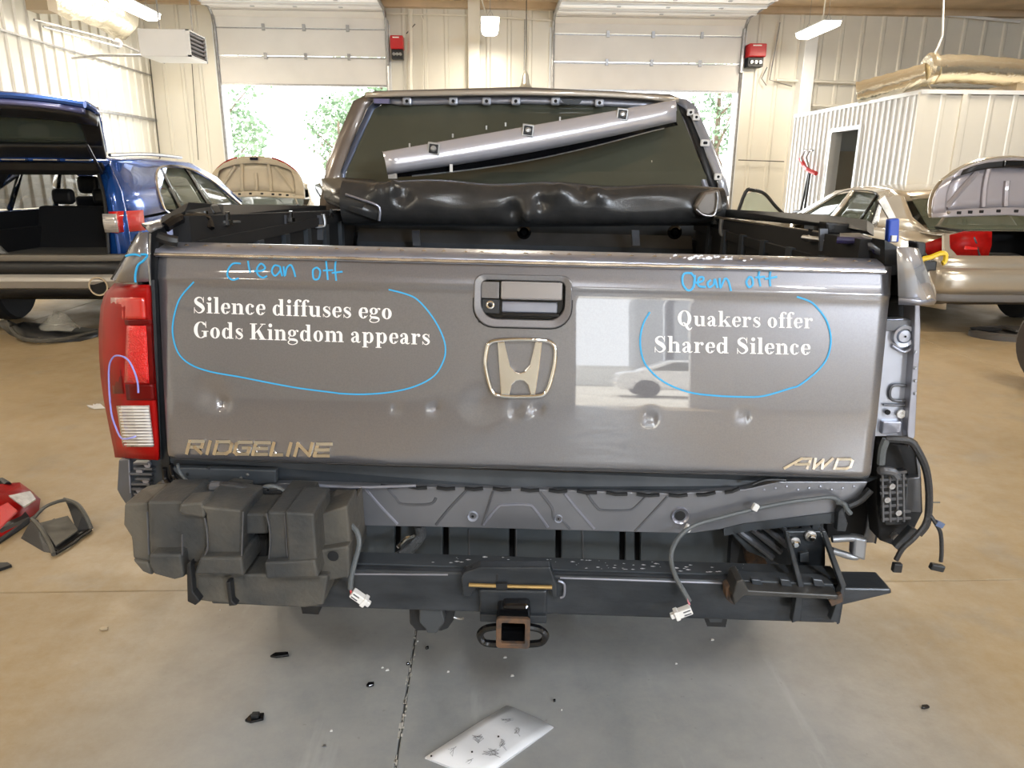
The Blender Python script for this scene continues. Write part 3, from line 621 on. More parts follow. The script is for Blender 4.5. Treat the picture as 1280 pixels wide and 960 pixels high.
# ---------------- sedan
def sedan(loc, rz, paint, label, lid_style, door_open=True, dark=1.):
    t = thing('sedan_car', label, 'car', loc, rz)
    def side(y, z):
        x = .905 - .015 * (abs(z - .65) / .4) ** 2 if z < .98 else .88 - (z - .98) * .55
        if y < .6: x -= .20 * ((.6 - y) / .6) ** 2
        if y > 3.9: x -= .2 * ((y - 3.9) / .8) ** 2
        return x
    def belt(y): return 1.0 - .018 * max(0, y - .3)
    for s in (-1, 1):
        arch = lambda yc, y: .33 + math.sqrt(max(0, .38 ** 2 - (y - yc) ** 2)) if abs(y - yc) < .38 else .26
        ys_ = [-.02, .08, .2, .35, .5, .62, .64, .75, .85, .98, 1.1, 1.25, 1.33, 1.36, 1.5]
        strip(t, 'quarter_panel', paint, side, [(y, arch(.98, y)) for y in ys_], [(y, belt(y)) for y in ys_], s)
        for i, (a, b_) in enumerate(((1.52, 2.42), (2.44, 3.45))):
            if door_open and i == 1 and s == -1: continue
            d = strip(t, 'side_door', paint, side, lin((a, .3), (b_, .3), 6), [(a + (b_ - a) * k / 5, belt(a + (b_ - a) * k / 5)) for k in range(6)], s)
            MB().box((s * (side(a, .85) + .025), a + .15, .84), (.03, .2, .03)).build('door_handle', paint, d, bevel=.01)
        ys2 = [3.46, 3.5, 3.6, 3.7, 3.85, 4.0, 4.1, 4.2, 4.3, 4.5, 4.7]
        strip(t, 'front_wing', paint, side, [(y, arch(3.8, y)) for y in ys2], [(y, .93 - .15 * (y - 3.45)) for y in ys2], s)
        # roof side / C pillar
        strip(t, 'rear_pillar', paint, side, [(.25, 1.0), (.62, 1.13), (1.05, 1.33), (1.4, 1.40)], [(1.3, .985), (1.38, 1.1), (1.46, 1.25), (1.65, 1.345)], s)
        strip(t, 'roof_side', paint, side, [(1.4, 1.40), (2.2, 1.42), (2.75, 1.36), (3.75, .93)], [(1.65, 1.345), (2.2, 1.365), (2.65, 1.31), (3.45, .94)], s)
        strip(t, 'door_window', SGL, side, [(1.36, 1.0), (1.48, 1.2), (1.66, 1.34)], [(2.3, .975), (2.28, 1.2), (2.24, 1.36)], s, .01, off=-.012)
        strip(t, 'door_window', SGL, side, [(2.42, .97), (2.33, 1.36)], [(3.4, .95), (2.6, 1.31)], s, .01, off=-.012)
        strip(t, 'door_pillar', paint, side, [(2.3, .97), (2.24, 1.37)], [(2.42, .97), (2.34, 1.37)], s, .03)
        strip(t, 'window_post', BLK_G, side, [(1.62, .99), (1.62, 1.32)], [(1.66, .99), (1.66, 1.34)], s, .02)
        MB().tube(catmull([V(s * (side(y, z) + .006), y, z) for y, z in ((1.33, .99), (1.46, 1.2), (1.66, 1.35), (2.2, 1.375), (2.65, 1.32), (3.5, .95))], 4), .01, 6).build('window_seal', BLK_G, t, smooth=True)
        MB().box((s * 1.0, 3.3, .98), (.2, .1, .13)).build('door_mirror', paint, t, bevel=.03)
        wheel(t, s * .79, .98, .32, .2, s); wheel(t, s * .79, 3.8, .32, .2, s)
        # tail lamp wrapping the corner
        if lid_style == 'silver':
            rings = []
            for k in range(9):
                u = k / 8; y = .42 * (1 - u / .55) if u < .55 else 0; x = side(y, .85) + .008 if u < .55 else side(0, .85) - .33 * (u - .55) / .45
                zt = .82 + .21 * min(1, u / .6); zb = .80 - .02 * min(1, u / .3)
                rings.append([V(s * x, y - .035 - .01 * u, zb), V(s * x, y - .05 - .01 * u, (zb + zt) / 2), V(s * x, y - .03, zt)])
            tl_ = MB().loft(rings, False).build('tail_lamp', RED_L, t, smooth=True, solid=.02)
            MB().b2((s * .5, -.065, .86), (s * .63, -.055, .91)).build('lamp_reflector', RED_B, tl_)
    roof = []
    for y, z in ((1.0, 1.33), (1.4, 1.415), (1.9, 1.45), (2.5, 1.43), (2.8, 1.36)):
        roof.append([V(x * side(y, z - .04), y, z - .05 * abs(x) ** 3) for x in (-1, -.8, -.5, 0, .5, .8, 1)])
    MB().loft(roof, False).build('roof', paint, t, smooth=True, solid=.03)
    MB().loft([[V(x * .62, 1.05, 1.33) for x in (-1, 1)], [V(x * .72, .42, 1.02) for x in (-1, 1)]], False).build('rear_window', SGL, t, solid=.01)
    MB().loft([[V(x * .60, 2.8, 1.36) for x in (-1, 1)], [V(x * .76, 3.6, .93) for x in (-1, 1)]], False).build('windscreen', SGL, t, solid=.01)
    MB().loft([[V(x * .84, y, z - .04 * abs(x)) for x in (-1, -.5, 0, .5, 1)] for y, z in ((3.5, .95), (4.1, .88), (4.55, .75), (4.7, .5))], False).build('hood', paint, t, smooth=True, solid=.03)
    MB().b2((-.8, 4.5, .25), (.8, 4.72, .55)).build('front_bumper', paint, t, bevel=.05)
    # rear face around the boot opening
    def rr(z, o): return [V(x, -.06 - o + .9 * max(0, abs(x) - .55) ** 2, z) for x in (-.86, -.78, -.7, -.55, -.3, 0, .3, .55, .7, .78, .86)]
    MB().loft([rr(.80, .0), rr(.74, .01), rr(.68, .06)], False).build('rear_panel', paint, t, smooth=True, solid=.02)
    MB().loft([rr(.68, .06), rr(.62, .09), rr(.50, .10), rr(.43, .07)], False).build('rear_bumper', paint, t, smooth=True, solid=.02)
    MB().loft([rr(.43, .07), rr(.36, .05), rr(.32, -.05)], False).build('bumper_valance', mat('shadow_grey_plastic', (.14, .13, .12), .5), t, smooth=True, solid=.02)
    for s in (-1, 1):
        MB().prism([V(s * .80, -.04, .80), V(s * .50, -.06, .74), V(s * .42, -.05, .69), V(s * .36, -.05, .69), V(s * .55, -.04, 1.0), V(s * .60, .02, 1.02), V(s * .80, .02, 1.0)][::s], (0, .04, 0)).build('lamp_panel', paint, t)
        MB().tube(catmull([V(s * .38, -.06, .70), V(s * .46, -.05, .80), V(s * .56, -.02, 1.0), V(s * .62, .3, 1.03), V(s * .64, .6, 1.04)], 5), .014, 6).build('boot_seal', BLK_P, t)
        MB().loft([[V(s * .56, 0, 1.0), V(s * .60, .55, 1.02)], [V(s * .86, .05, .99), V(s * .84, .7, 1.0)]], False).build('boot_gutter', paint, t, solid=.01)
        MB().tube([V(s * .58, .6, .98), V(s * .62, .45, 1.05), V(s * .60, .33, 1.2)], .018, 6).build('lid_hinge', paint, t)
    MB().b2((-.62, .0, .40), (.62, 1.0, .43)).b2((-.7, .95, .40), (.7, 1.0, 1.0)).b2((-.72, 0, .4), (-.70, 1, .98)).b2((.70, 0, .4), (.72, 1, .98)).build('boot_lining', CARGO, t)
    MB().box((-.05, .25, .62), (.4, .25, .35)).build('boot_trim', BLK_P, t, bevel=.06)
    MB().b2((-.7, .5, 1.0), (.7, 1.15, 1.02)).build('parcel_shelf', TAN, t)
    for x in (-.36, .36):
        MB().prism([V(x - .24, 1.3, .5), V(x + .24, 1.3, .5), V(x + .24, 1.12, 1.02), V(x - .24, 1.12, 1.02)], (0, .15, 0)).build('rear_seat_back', LINER, t, bevel=.03)
        MB().prism([V(x - .24, 2.4, .5), V(x + .24, 2.4, .5), V(x + .2, 2.15, 1.08), V(x - .2, 2.15, 1.08)], (0, .15, 0)).build('front_seat_back', LINER, t, bevel=.03)
        MB().box((x, 2.2, 1.2), (.24, .1, .18)).build('headrest', BLK_P, t, bevel=.05)
    MB().b2((-.75, .5, .28), (.75, 4.2, .42)).build('underbody', BLK_M, t)
    MB().b2((-.75, 3.1, .7), (.75, 3.5, .95)).build('dashboard', BLK_P, t, bevel=.04)
    sw = MB().tube([V(-.36 + .18 * math.cos(a * math.pi / 8), 3.0 - .08 * math.sin(a * math.pi / 8), .92 + .16 * math.sin(a * math.pi / 8)) for a in range(16)], .015, 6, closed=True).build('steering_wheel', BLK_P, t)
    # raised boot lid (inner side faces the rear)
    LP_ = mat('lavender_lid_paint', (.42, .40, .44), .3, .3, coat=.5) if lid_style == 'silver' else mat('cream_inner_lid', (.58, .50, .36), .45, noise=.15, scale=4)
    y0 = .33; z0 = 1.14; Hh = .56 if lid_style == 'silver' else .62
    def Lp(u, v, d=0.): 
        return V(u * (.76 - .10 * v ** 3), y0 + .18 * v - .10 * v * v - d, z0 + Hh * v - .20 * abs(u) ** 3 * v + .03 * (1 - abs(u)))
    G = 12
    outer = MB().loft([[Lp(-1 + 2 * i / G, j / 8, -.07) for i in range(G + 1)] for j in range(9)], False).build('boot_lid', paint, t, smooth=True, solid=.02)
    def lp(u0, u1, v0, v1, d, name, m, th=.02):
        return MB().loft([[Lp(u0 + (u1 - u0) * i / 8, v0 + (v1 - v0) * j / 4, d) for i in range(9)] for j in range(5)], False).build(name, m, outer, smooth=True, solid=th)
    lp(-1, 1, 0, .14, 0, 'inner_flange', LP_); lp(-1, 1, .84, 1, .0, 'inner_flange', LP_); lp(-1, -.82, .1, .9, 0, 'inner_flange', LP_); lp(.82, 1, .1, .9, 0, 'inner_flange', LP_)
    lp(-.85, .85, .12, .86, -.04, 'inner_skin', LP_, .01)
    for a, b_ in (((-.3, .15), (-.3, .85)), ((.3, .15), (.3, .85)), ((-.8, .2), (-.45, .8)), ((.8, .2), (.45, .8)), ((0, .15), (0, .6))):
        MB().tube([Lp(a[0] + (b_[0] - a[0]) * k / 5, a[1] + (b_[1] - a[1]) * k / 5, -.015) for k in range(6)], .028, 6).build('stamped_rib', LP_, outer, smooth=True)
    for u in (-.65, -.5, -.35, -.12, .12, .35, .5, .65): MB().box(Lp(u, .08, .012), (.045, .01, .03)).build('slot_hole', BLK_M, outer, bevel=.004)
    if lid_style == 'silver':
        lp(-.72, .72, .84, .95, .012, 'latch_trim', BLK_P, .02); MB().box(Lp(0, .9, .03), (.2, .04, .06)).build('latch', BLK_G, outer, bevel=.01)
        MB().tube([Lp(-1 + 2 * k / 12, 1.0, -.03) for k in range(13)], .022, 6).build('lid_edge', paint, outer, smooth=True)
    else:
        for s in (-1, 1): lp(s * .42, s * 1.0, .9, 1.04, -.02, 'lid_lamp', RED_L, .05)
        lp(-.4, .4, .9, 1.02, -.02, 'plate_panel', TAN, .04); MB().box(Lp(0, .95, .03), (.12, .03, .04)).build('latch', BLK_G, outer)
    if door_open:
        # front-left door swung out
        dr = MB(); hx_, hy_ = -.97, 3.5
        M = Matrix.Translation((hx_, hy_, 0)) @ Matrix.Rotation(R(-66), 4, 'Z')
        dp = lambda y, z, o=0.: M @ V(-(.01 + .3 * max(0, z - .95)) * -1 + o, -y, z)
        d_ = MB().loft([[dp(y, z) for y in (0, .25, .5, .75, 1.0)] for z in (.3, .5, .75, .96)], False).build('open_front_door', paint, t, smooth=True, solid=.06)
        fr = [dp(0.02, .96), dp(.35, 1.14), dp(.62, 1.31), dp(.85, 1.36), dp(.97, 1.33), dp(1.0, .96)]
        MB().tube(catmull(fr, 4), .025, 6).build('window_frame', BLK_P, d_, smooth=True)
        MB().add([dp(0.05, .96), dp(.35, 1.12), dp(.62, 1.29), dp(.85, 1.34), dp(.95, 1.31), dp(.98, .96)], [(0, 1, 2, 3, 4, 5)]).build('door_glass', mat('green_glass', (.40, .55, .42), .05, alpha=.5), d_)
        MB().tube([dp(.1, 1.0, -.05), dp(-.35, 1.04, -.1)], .02, 6).build('mirror_arm', BLK_P, d_)
    return t
CHAMP = mat('champagne_paint', (.50, .45, .37), .22, .5, coat=1., noise=.05, scale=200)
CREAM = mat('cream_white_paint', (.62, .58, .48), .35, .1, coat=.6)
sedan((5.30, 7.0, 0), R(-1), CHAMP, 'champagne silver sedan with open boot lid at right', 'silver')
sedan((-3.70, 11.9, 0), R(2), CREAM, 'cream sedan with raised boot lid carrying red lamps, before left bay door', 'cream', door_open=False)
# car outside behind the photographer, seen only mirrored in the tailgate
WPAINT = mat('white_car_paint', (.8, .8, .8), .3, coat=1.)
ot = thing('parked_car', 'white car parked outside, seen mirrored in the tailgate', 'car', (3.8, -16.5, 0), R(90))
prof = [(-2.3, .3), (-2.35, .7), (-2.2, .95), (-1.2, 1.05), (-.6, 1.45), (.9, 1.48), (1.7, 1.05), (2.2, .95), (2.3, .6), (2.2, .3)]
MB().prism([V(-.88, y, z) for y, z in prof], (1.76, 0, 0)).build('body', WPAINT, ot, bevel=.08, bseg=3)
for s in (-1, 1):
    MB().prism([V(s * .885, y, z) for y, z in ((-1.0, 1.06), (-.5, 1.38), (.8, 1.4), (1.4, 1.06))], (s * .01, 0, 0)).build('side_window', GLASS_D, ot)
    for y in (-1.45, 1.5): wheel(ot, s * .82, y, .34, .22, s)

# ================================================================ THE PICKUP
truck = thing('pickup_truck', 'dark grey pickup truck seen from behind with its rear bumper cover removed', 'truck')
truck.matrix_world = TRUCK
def PX(poly, yl, th, name, m, parent=None, label=None, bevel=0., smooth=False, kind=None):
    """solid piece: outline at local depth yl, th deep away from the viewer"""
    return MB().prism([tp(x, y, yl) for x, y in poly], (0, th, 0)).build(name, m, parent or truck, label, bevel=bevel, smooth=smooth, kind=kind)
def TUB(pts, r, name, m, parent=None, n=8, label=None, k=5):
    """pts: (px, py, depth)"""
    return MB().tube(catmull([tp(*p) for p in pts], k), r, n).build(name, m, parent or truck, label, smooth=True)

# ---- tailgate skin
gate = bpy.data.objects.new('tailgate', None); COL.objects.link(gate); gate.parent = truck
gate.location = GATE_LOC; gate.rotation_euler = (R(-8.89), 0, 0)
HW, HH = .80, .24
dents = []                                                       # (u, v, radius, depth)
for px, py, r, d in ((265, 492, .034, -.006), (277, 505, .016, -.008), (543, 512, .014, -.0045), (495, 512, .012, -.0025), (645, 513, .018, -.004), (655, 517, .012, .004), (672, 512, .013, -.005), (813, 523, .016, -.0035), (930, 521, .016, -.003), (600, 505, .05, -.0025), (280, 415, .06, -.001)):
    q = tg(px, py); dents.append((q.x, q.z, r, d))
crx = tg(660, 361).z
def gsurf(u, v):
    o = 0.0
    t = (v - crx) / .012
    o += .03 * v
    if v > crx: o -= (v - crx) * .075
    o += .0025 * math.exp(-((v - crx) / .012) ** 2)
    if v < crx: o -= .10 * (v - (-.02)) ** 2 * .9
    e = HW - abs(u)
    if e < .025: o -= .009 * ((.025 - e) / .025) ** 2
    if v < -HH + .02: o -= .012 * ((-HH + .02 - v) / .02) ** 2
    for du, dv, r, d in dents:
        q = ((u - du) ** 2 + (v - dv) ** 2) / (r * r)
        if q < 9: o += d * math.exp(-q * 1.6) * (1 + .5 * math.sin(u * 400) * (r < .02))
    return -o
def G3(px, py, off=.001):
    q = tg(px, py, 0); return V(q.x, gsurf(q.x, q.z) - off, q.z)
hz0 = tg(654, 404).z; hz1 = tg(654, 350).z; hx0 = tg(598, 376).x; hx1 = tg(709, 376).x
NX, NZ = 260, 90; vs = []; fs = []
zt = HH - .005
for j in range(NZ + 1):
    for i in range(NX + 1):
        u = -HW + 2 * HW * i / NX; v = -HH + (zt + HH) * j / NZ
        vs.append(V(u, gsurf(u, v), v))
for j in range(NZ):
    for i in range(NX):
        c = (vs[j * (NX + 1) + i] + vs[(j + 1) * (NX + 1) + i + 1]) / 2
        if hx0 < c.x < hx1 and hz0 < c.z < hz1: continue
        a = j * (NX + 1) + i; fs.append((a, a + 1, a + NX + 2, a + NX + 1))
skin = MB().add(vs, fs).build('outer_skin', PAINT, gate, smooth=60)
MB().b2((-HW + .005, .045, -HH + .01), (HW - .005, .075, HH - .01)).b2((-HW + .004, .02, -HH + .005), (-HW + .02, .07, HH - .01)).b2((HW - .02, .02, -HH + .005), (HW - .004, .07, HH - .01)).b2((-HW + .01, .018, -HH + .003), (HW - .01, .07, -HH + .014)).build('inner_shell', BLK_P, gate)
# top cap with light folded lip
tl0, tl1 = tg(197, 308), tg(1105, 327)
x0, x1 = tg(197, 310).x, tg(1104, 325).x
prof = [(-.010, HH - .022), (-.014, HH - .014), (-.010, HH - .006), (.002, HH + .001), (.03, HH + .012), (.075, HH + .016), (.078, HH - .01)]
MB().loft([[V(x, a, b_) for a, b_ in prof] for x in [x0 + (x1 - x0) * k / 60 for k in range(61)]], False).build('top_cap', STEEL_L, gate, smooth=60, label='dented light grey top edge cap of the tailgate')
MB().tube([V(x0 + (x1 - x0) * k / 60, -.0145 + random.uniform(-.0006, .0006), HH - .0165 + random.uniform(-.0006, .0006)) for k in range(61)], .0035, 6).build('bright_edge_strip', mat('worn_bright_trim', (.72, .62, .5), .22, .8, noise=.4, scale=20), gate, smooth=True)
mb = MB()
for k in range(34):
    x = x0 + (x1 - x0) * (k + .5) / 34 + random.uniform(-.01, .01); mb.lathe([(.0, .003), (.004, .0015), (.006, 0)], (x, -.002, HH + .004), 'z', 8)
mb.build('clip_bumps', CHROME, gate, kind='stuff')
mb = MB()                                                        # torn bare-metal scratches right of centre
for k in range(40):
    x = tg(random.gauss(880, 22), 314).x; z = HH + .004 + random.uniform(-.004, .006); s = random.uniform(.002, .007)
    y = .002 + (z - HH - .001) * 2.5
    mb.add([V(x - s, y - .002, z), V(x, y - .002, z - s * .5), V(x + s, y - .002, z + .001), V(x, y - .0015, z + s * .4)], [(0, 1, 2, 3)])
mb.build('scratches', SCRATCH, gate, kind='stuff')

# ---- handle with camera
def gl(pts, off): return [V(p.x, gsurf(p.x, p.z) * 0 + crx * 0 - off, p.z) for p in pts]
def rr_px(xa, xb, ya, yb, r, n=6):
    a = tg(xa, (ya + yb) / 2).x; b_ = tg(xb, (ya + yb) / 2).x; c = tg((xa + xb) / 2, yb).z; d = tg((xa + xb) / 2, ya).z
    return rrect(a, b_, c, d, r, 0, n)
o1 = rr_px(592.5, 714.5, 343.5, 409.5, [.022, .022, .045, .045]); o2 = rr_px(602, 706, 351, 399, [.014, .014, .034, .034]); o0 = rr_px(591, 716, 342, 411, [.024, .024, .047, .047])
MB().ring([p + V(0, -.002, 0) for p in o0], [p + V(0, -.002, 0) for p in o1], (0, .02, 0)).build('bezel_gap', BLK_M, gate)
bz = bpy.data.objects.new('handle_bezel', None)
MB().ring([p + V(0, -.010, 0) for p in o1], [p + V(0, -.007, 0) for p in o2], (0, .03, 0)).build('handle_bezel', PAINT, gate, bevel=.0025, smooth=40)
MB().loft([[p + V(0, -.006, 0) for p in o2], [V(p.x * .995, .03, p.z) for p in o2]], True, False).build('handle_recess', BLK_P, gate)
MB().b2((o2[0].x * 0 + tg(600, 380).x, .028, tg(654, 402).z), (tg(708, 380).x, .034, tg(654, 350).z)).build('recess_back', BLK_G, gate)
def gb(xa, xb, ya, yb, f, bk, name, m, bev=.002, label=None):
    a = tg(xa, (ya + yb) / 2); b_ = tg(xb, (ya + yb) / 2); c = tg((xa + xb) / 2, yb); d = tg((xa + xb) / 2, ya)
    return MB().b2((a.x, -f, c.z), (b_.x, bk, d.z)).build(name, m, gate, label, bevel=bev)
gb(602, 624, 352, 373, .006, .02, 'handle_end', PAINT); gb(626, 703, 352, 375, .009, .01, 'pull_handle', mat('satin_grey_handle', (.36, .34, .34), .25, .6, coat=.5), .004, 'lighter satin pull bar')
gb(602, 624, 374, 392, .003, .02, 'camera_housing', BLK_P); gb(627, 697, 377, 391, -.012, .03, 'hand_plate', STEEL_L)
gb(627, 700, 391, 396, .002, .02, 'handle_lower_lip', BLK_G)
c = tg(613, 381)
MB().lathe([(.009, -.001), (.009, -.007), (.0065, -.008), (.006, -.004)], (c.x, 0, c.z), 'y', 20).build('camera_bezel', CHROME, gate, smooth=30)
MB().lathe([(.006, -.003), (.004, -.0065), (.0, -.0075)], (c.x, 0, c.z), 'y', 16, False).build('camera_lens', BLK_G, gate, smooth=True)

# ---- emblem
em = MB(); off = .010
OUT = [(609, 436), (612, 429), (622, 425.5), (650, 424), (680, 425.5), (690, 429), (694, 437), (693, 455), (687, 480), (681, 491), (673, 494.5), (650, 495.5), (627, 494.5), (617, 491), (612, 480), (607, 455)]
def smooth_loop(pts, k=4):
    P = [V(x, 0, y) for x, y in pts]; n = len(P); out = []
    for i in range(n):
        a, b_, c, d = P[i - 1], P[i], P[(i + 1) % n], P[(i + 2) % n]
        for j in range(k):
            t = j / k; out.append(.5 * ((2 * b_) + (c - a) * t + (2 * a - 5 * b_ + 4 * c - d) * t * t + (3 * b_ - a - 3 * c + d) * t ** 3))
    return [(p.x, p.z) for p in out]
lo = smooth_loop(OUT)
MB().tube([G3(x, y, .007) for x, y in lo], .0052, 10, closed=True).build('emblem_ring', CHROME, gate, smooth=True)
Hp = [(622, 427), (631, 426.5), (638, 457), (644, 464), (650, 465.5), (656, 464), (662, 457), (669, 426.5), (678, 427), (674, 460), (669, 493), (663, 493), (660, 481), (655, 476), (650, 475), (645, 476), (640, 481), (637, 493), (626, 493), (624, 460)]
MB().prism([G3(x, y, .011) for x, y in Hp], (0, .010, 0)).build('emblem_letter', CHROME, gate, bevel=.0022)

# ---- chrome model letters: polygon strokes
def chrome_word(word, p0, p1, hpx, shear, wpx, adv, th=.005):
    sk = {'R': [[(0, 0), (0, 1), (.85, 1), (.85, .5), (.1, .5)], [(.4, .5), (.9, 0)]], 'I': [[(.1, 0), (.1, 1)]], 'D': [[(0, 0), (0, 1), (.75, 1), (.95, .8), (.95, .2), (.75, 0), (0, 0)]],
          'G': [[(.95, 1), (.15, 1), (0, .85), (0, .15), (.15, 0), (.9, 0), (.9, .5), (.5, .5)]], 'E': [[(.95, 1), (0, 1), (0, 0), (.95, 0)], [(0, .5), (.85, .5)]],
          'L': [[(0, 1), (0, 0), (.85, 0)]], 'N': [[(0, 0), (0, 1), (.9, 0), (.9, 1)]], 'A': [[(-.5, 0), (.35, 1), (.95, 1), (.95, 0)], [(.1, .42), (.95, .42)]],
          'W': [[(0, 1), (.12, 0), (.55, .9), (.72, 0), (1.2, 1)]]}
    x = 0; tot = sum(adv[ch] for ch in word); L_ = p1[0] - p0[0]
    for ch in word:
        a = adv[ch] / tot * L_; wch = a * .80; mb = MB()
        for poly in sk[ch]:
            P = []
            for (u, v) in poly:
                px = p0[0] + x + u * wch / (1.25 if ch == 'W' else 1) + shear * v * hpx; py = p0[1] + (p1[1] - p0[1]) * x / L_ - v * hpx; P.append(G3(px, py, 0))
            hw_ = wpx
            for i in range(len(P) - 1):
                d = P[i + 1] - P[i]; d.y = 0; l_ = d.length; d.normalize(); q = V(-d.z, 0, d.x) * hw_
                A = P[i] - d * hw_ * .9; B = P[i + 1] + d * hw_ * .9
                zz = .0002 * i
                mb.add([A + q + V(0, -th + zz, 0), A - q + V(0, -th + zz, 0), B - q + V(0, -th + zz, 0), B + q + V(0, -th + zz, 0), A + q * 1.5, A - q * 1.5, B - q * 1.5, B + q * 1.5], [(0, 1, 2, 3), (0, 4, 5, 1), (1, 5, 6, 2), (2, 6, 7, 3), (3, 7, 4, 0)])
        mb.build('badge_letter', CHROME, gate); x += a
chrome_word('RIDGELINE', (232, 567), (415, 571), 15, .28, .0036, dict(R=1.15, I=.45, D=1.15, G=1.1, E=1.05, L=.95, N=1.15))
chrome_word('AWD', (992, 586), (1070, 587), 12, .35, .0028, dict(A=1.0, W=1.15, D=1.05), .004)

# ---- serif lettering (own outlines: thick stems, hairlines, slab feet)
def glyphs():
    g = {}; S, T = .145, .035; xh, cap, asc, dsc = .47, .70, .72, -.20
    st = lambda x, a, b_: ('b', x, a, x + S, b_)
    ft = lambda x, y=0, l=.06, r=.06: ('b', x - l, y, x + S + r, y + T)
    fl_ = lambda x, y: ('p', [(x, y), (x - .06, y), (x - .06, y - .03), (x, y - .06)])       # flag serif
    def bowl(cx, cy, rx, ry, a0=0, a1=360, tw=S, tn=T): return ('o', cx, cy, rx, ry, a0, a1, tw, tn)
    def arch(x, w_, h=xh): return [('o', x + w_ / 2, h - .17, w_ / 2 + .0, .18, 0, 130, S, .055)]
    g['i'] = (.28, [st(.07, 0, xh), ft(.07), fl_(.07, xh), ('d', .145, .635, .085)])
    g['l'] = (.28, [st(.07, 0, asc), ft(.07), fl_(.07, asc)])
    g['n'] = (.58, [st(.07, 0, xh), ft(.07), fl_(.07, xh), st(.37, 0, xh - .15), ft(.37), ('o', .345, xh - .17, .17, .18, 0, 140, S, .06)])
    g['m'] = (.88, [st(.07, 0, xh), ft(.07, 0, .06, .045), fl_(.07, xh), st(.37, 0, xh - .15), ft(.37, 0, .045, .045), st(.67, 0, xh - .15), ft(.67), ('o', .345, xh - .17, .17, .18, 0, 140, S, .06), ('o', .645, xh - .17, .17, .18, 0, 140, S, .06)])
    g['h'] = (.58, [st(.07, 0, asc), ft(.07), fl_(.07, asc), st(.37, 0, xh - .15), ft(.37), ('o', .345, xh - .17, .17, .18, 0, 140, S, .06)])
    g['u'] = (.58, [st(.06, .15, xh), fl_(.06, xh), st(.36, 0, xh), fl_(.36, xh), ('b', .5, 0, .56, T), ('o', .23, .17, .17, .18, 180, 320, S, .06)])
    g['o'] = (.50, [bowl(.24, xh / 2, .22, .245)])
    g['d'] = (.58, [bowl(.225, xh / 2, .205, .245, 40, 320), st(.34, 0, asc), fl_(.34, asc), ('b', .48, 0, .545, T)])
    g['p'] = (.58, [st(.07, dsc, xh), ft(.07, dsc), fl_(.07, xh), bowl(.325, xh / 2, .205, .245, -140, 140)])
    g['g'] = (.52, [bowl(.21, .33, .185, .15, 0, 360, .12, T), ('r', [(.12, .20, .02), (.06, .13, .05), (.12, .06, .09), (.30, .045, .11), (.43, .0, .08), (.42, -.10, .045), (.25, -.17, .03), (.08, -.14, .04), (.035, -.06, .045), (.13, .03, .03)]), ('r', [(.34, .40, .03), (.42, .46, .03), (.47, .43, .05)]), ('d', .465, .425, .045)])
    g['e'] = (.45, [('o', .225, xh / 2, .205, .245, 95, 325, S, T), ('r', [(.22, .455, .035), (.34, .42, .10), (.385, .30, .11), (.40, .245, .04)]), ('b', .1, .235, .42, .268), ('r', [(.36, .075, .02), (.42, .14, .02)])])
    g['c'] = (.44, [('o', .225, xh / 2, .205, .245, 60, 320, S, T), ('d', .335, .375, .065), ('r', [(.36, .06, .02), (.41, .13, .02)])])
    g['a'] = (.50, [('r', [(.07, .38, .05), (.14, .45, .035), (.26, .44, .08), (.32, .34, .14), (.32, .12, .145), (.34, .05, .10), (.40, .02, .05), (.48, .06, .02)]), ('d', .10, .36, .06), ('r', [(.30, .28, .03), (.16, .22, .07), (.10, .12, .13), (.15, .03, .07), (.28, .07, .03)])])
    g['r'] = (.45, [st(.07, 0, xh), ft(.07), fl_(.07, xh), ('r', [(.20, .32, .03), (.26, .43, .035), (.36, .45, .05)]), ('d', .36, .40, .07)])
    g['s'] = (.40, [('r', [(.33, .36, .02), (.27, .44, .03), (.17, .45, .05), (.09, .38, .09), (.14, .29, .13), (.28, .20, .14), (.33, .11, .09), (.25, .02, .05), (.14, .02, .03), (.06, .12, .025)]), ('b', .325, .31, .35, .47), ('b', .04, 0, .065, .15)])
    g['f'] = (.31, [st(.07, 0, .6), ft(.07), ('b', 0, xh - T, .30, xh), ('r', [(.142, .55, .145), (.16, .65, .10), (.24, .715, .045), (.33, .69, .04)]), ('d', .33, .665, .055)])
    g['k'] = (.60, [st(.07, 0, asc), ft(.07), fl_(.07, asc), ('r', [(.2, .2, .03), (.46, .46, .03)]), ('b', .36, xh - T, .56, xh), ('p', [(.25, .26), (.35, .33), (.58, .02), (.42, .02)]), ('b', .34, 0, .62, T)])
    g['S'] = (.56, [('r', [(.46, .52, .02), (.38, .66, .04), (.24, .68, .06), (.12, .58, .11), (.16, .45, .16), (.36, .32, .18), (.46, .18, .13), (.38, .05, .07), (.22, .015, .04), (.07, .16, .025)]), ('b', .45, .46, .48, .71), ('b', .045, -.01, .075, .24)])
    g['G'] = (.72, [('o', .35, .35, .32, .365, 42, 305, .17, T), st(.47, .05, .30), ('b', .38, .28, .70, .315), ('p', [(.56, .72), (.59, .72), (.60, .45), (.57, .45)]), ('r', [(.5, .62, .03), (.57, .52, .03)]), ('r', [(.47, .04, .03), (.56, .10, .05)])])
    g['K'] = (.76, [('b', .08, 0, .245, cap), ('b', .0, 0, .33, T), ('b', .0, cap - T, .33, cap), ('r', [(.24, .27, .035), (.60, .68, .035)]), ('b', .48, cap - T, .72, cap), ('p', [(.30, .36), (.43, .46), (.70, .02), (.50, .02)]), ('b', .42, 0, .77, T)])
    g['Q'] = (.74, [bowl(.35, .35, .32, .365, 0, 360, .17, T), ('r', [(.24, .10, .03), (.33, .14, .06), (.42, .02, .12), (.52, -.13, .11), (.62, -.15, .06), (.70, -.06, .025)])])
    return g
GL_ = glyphs()
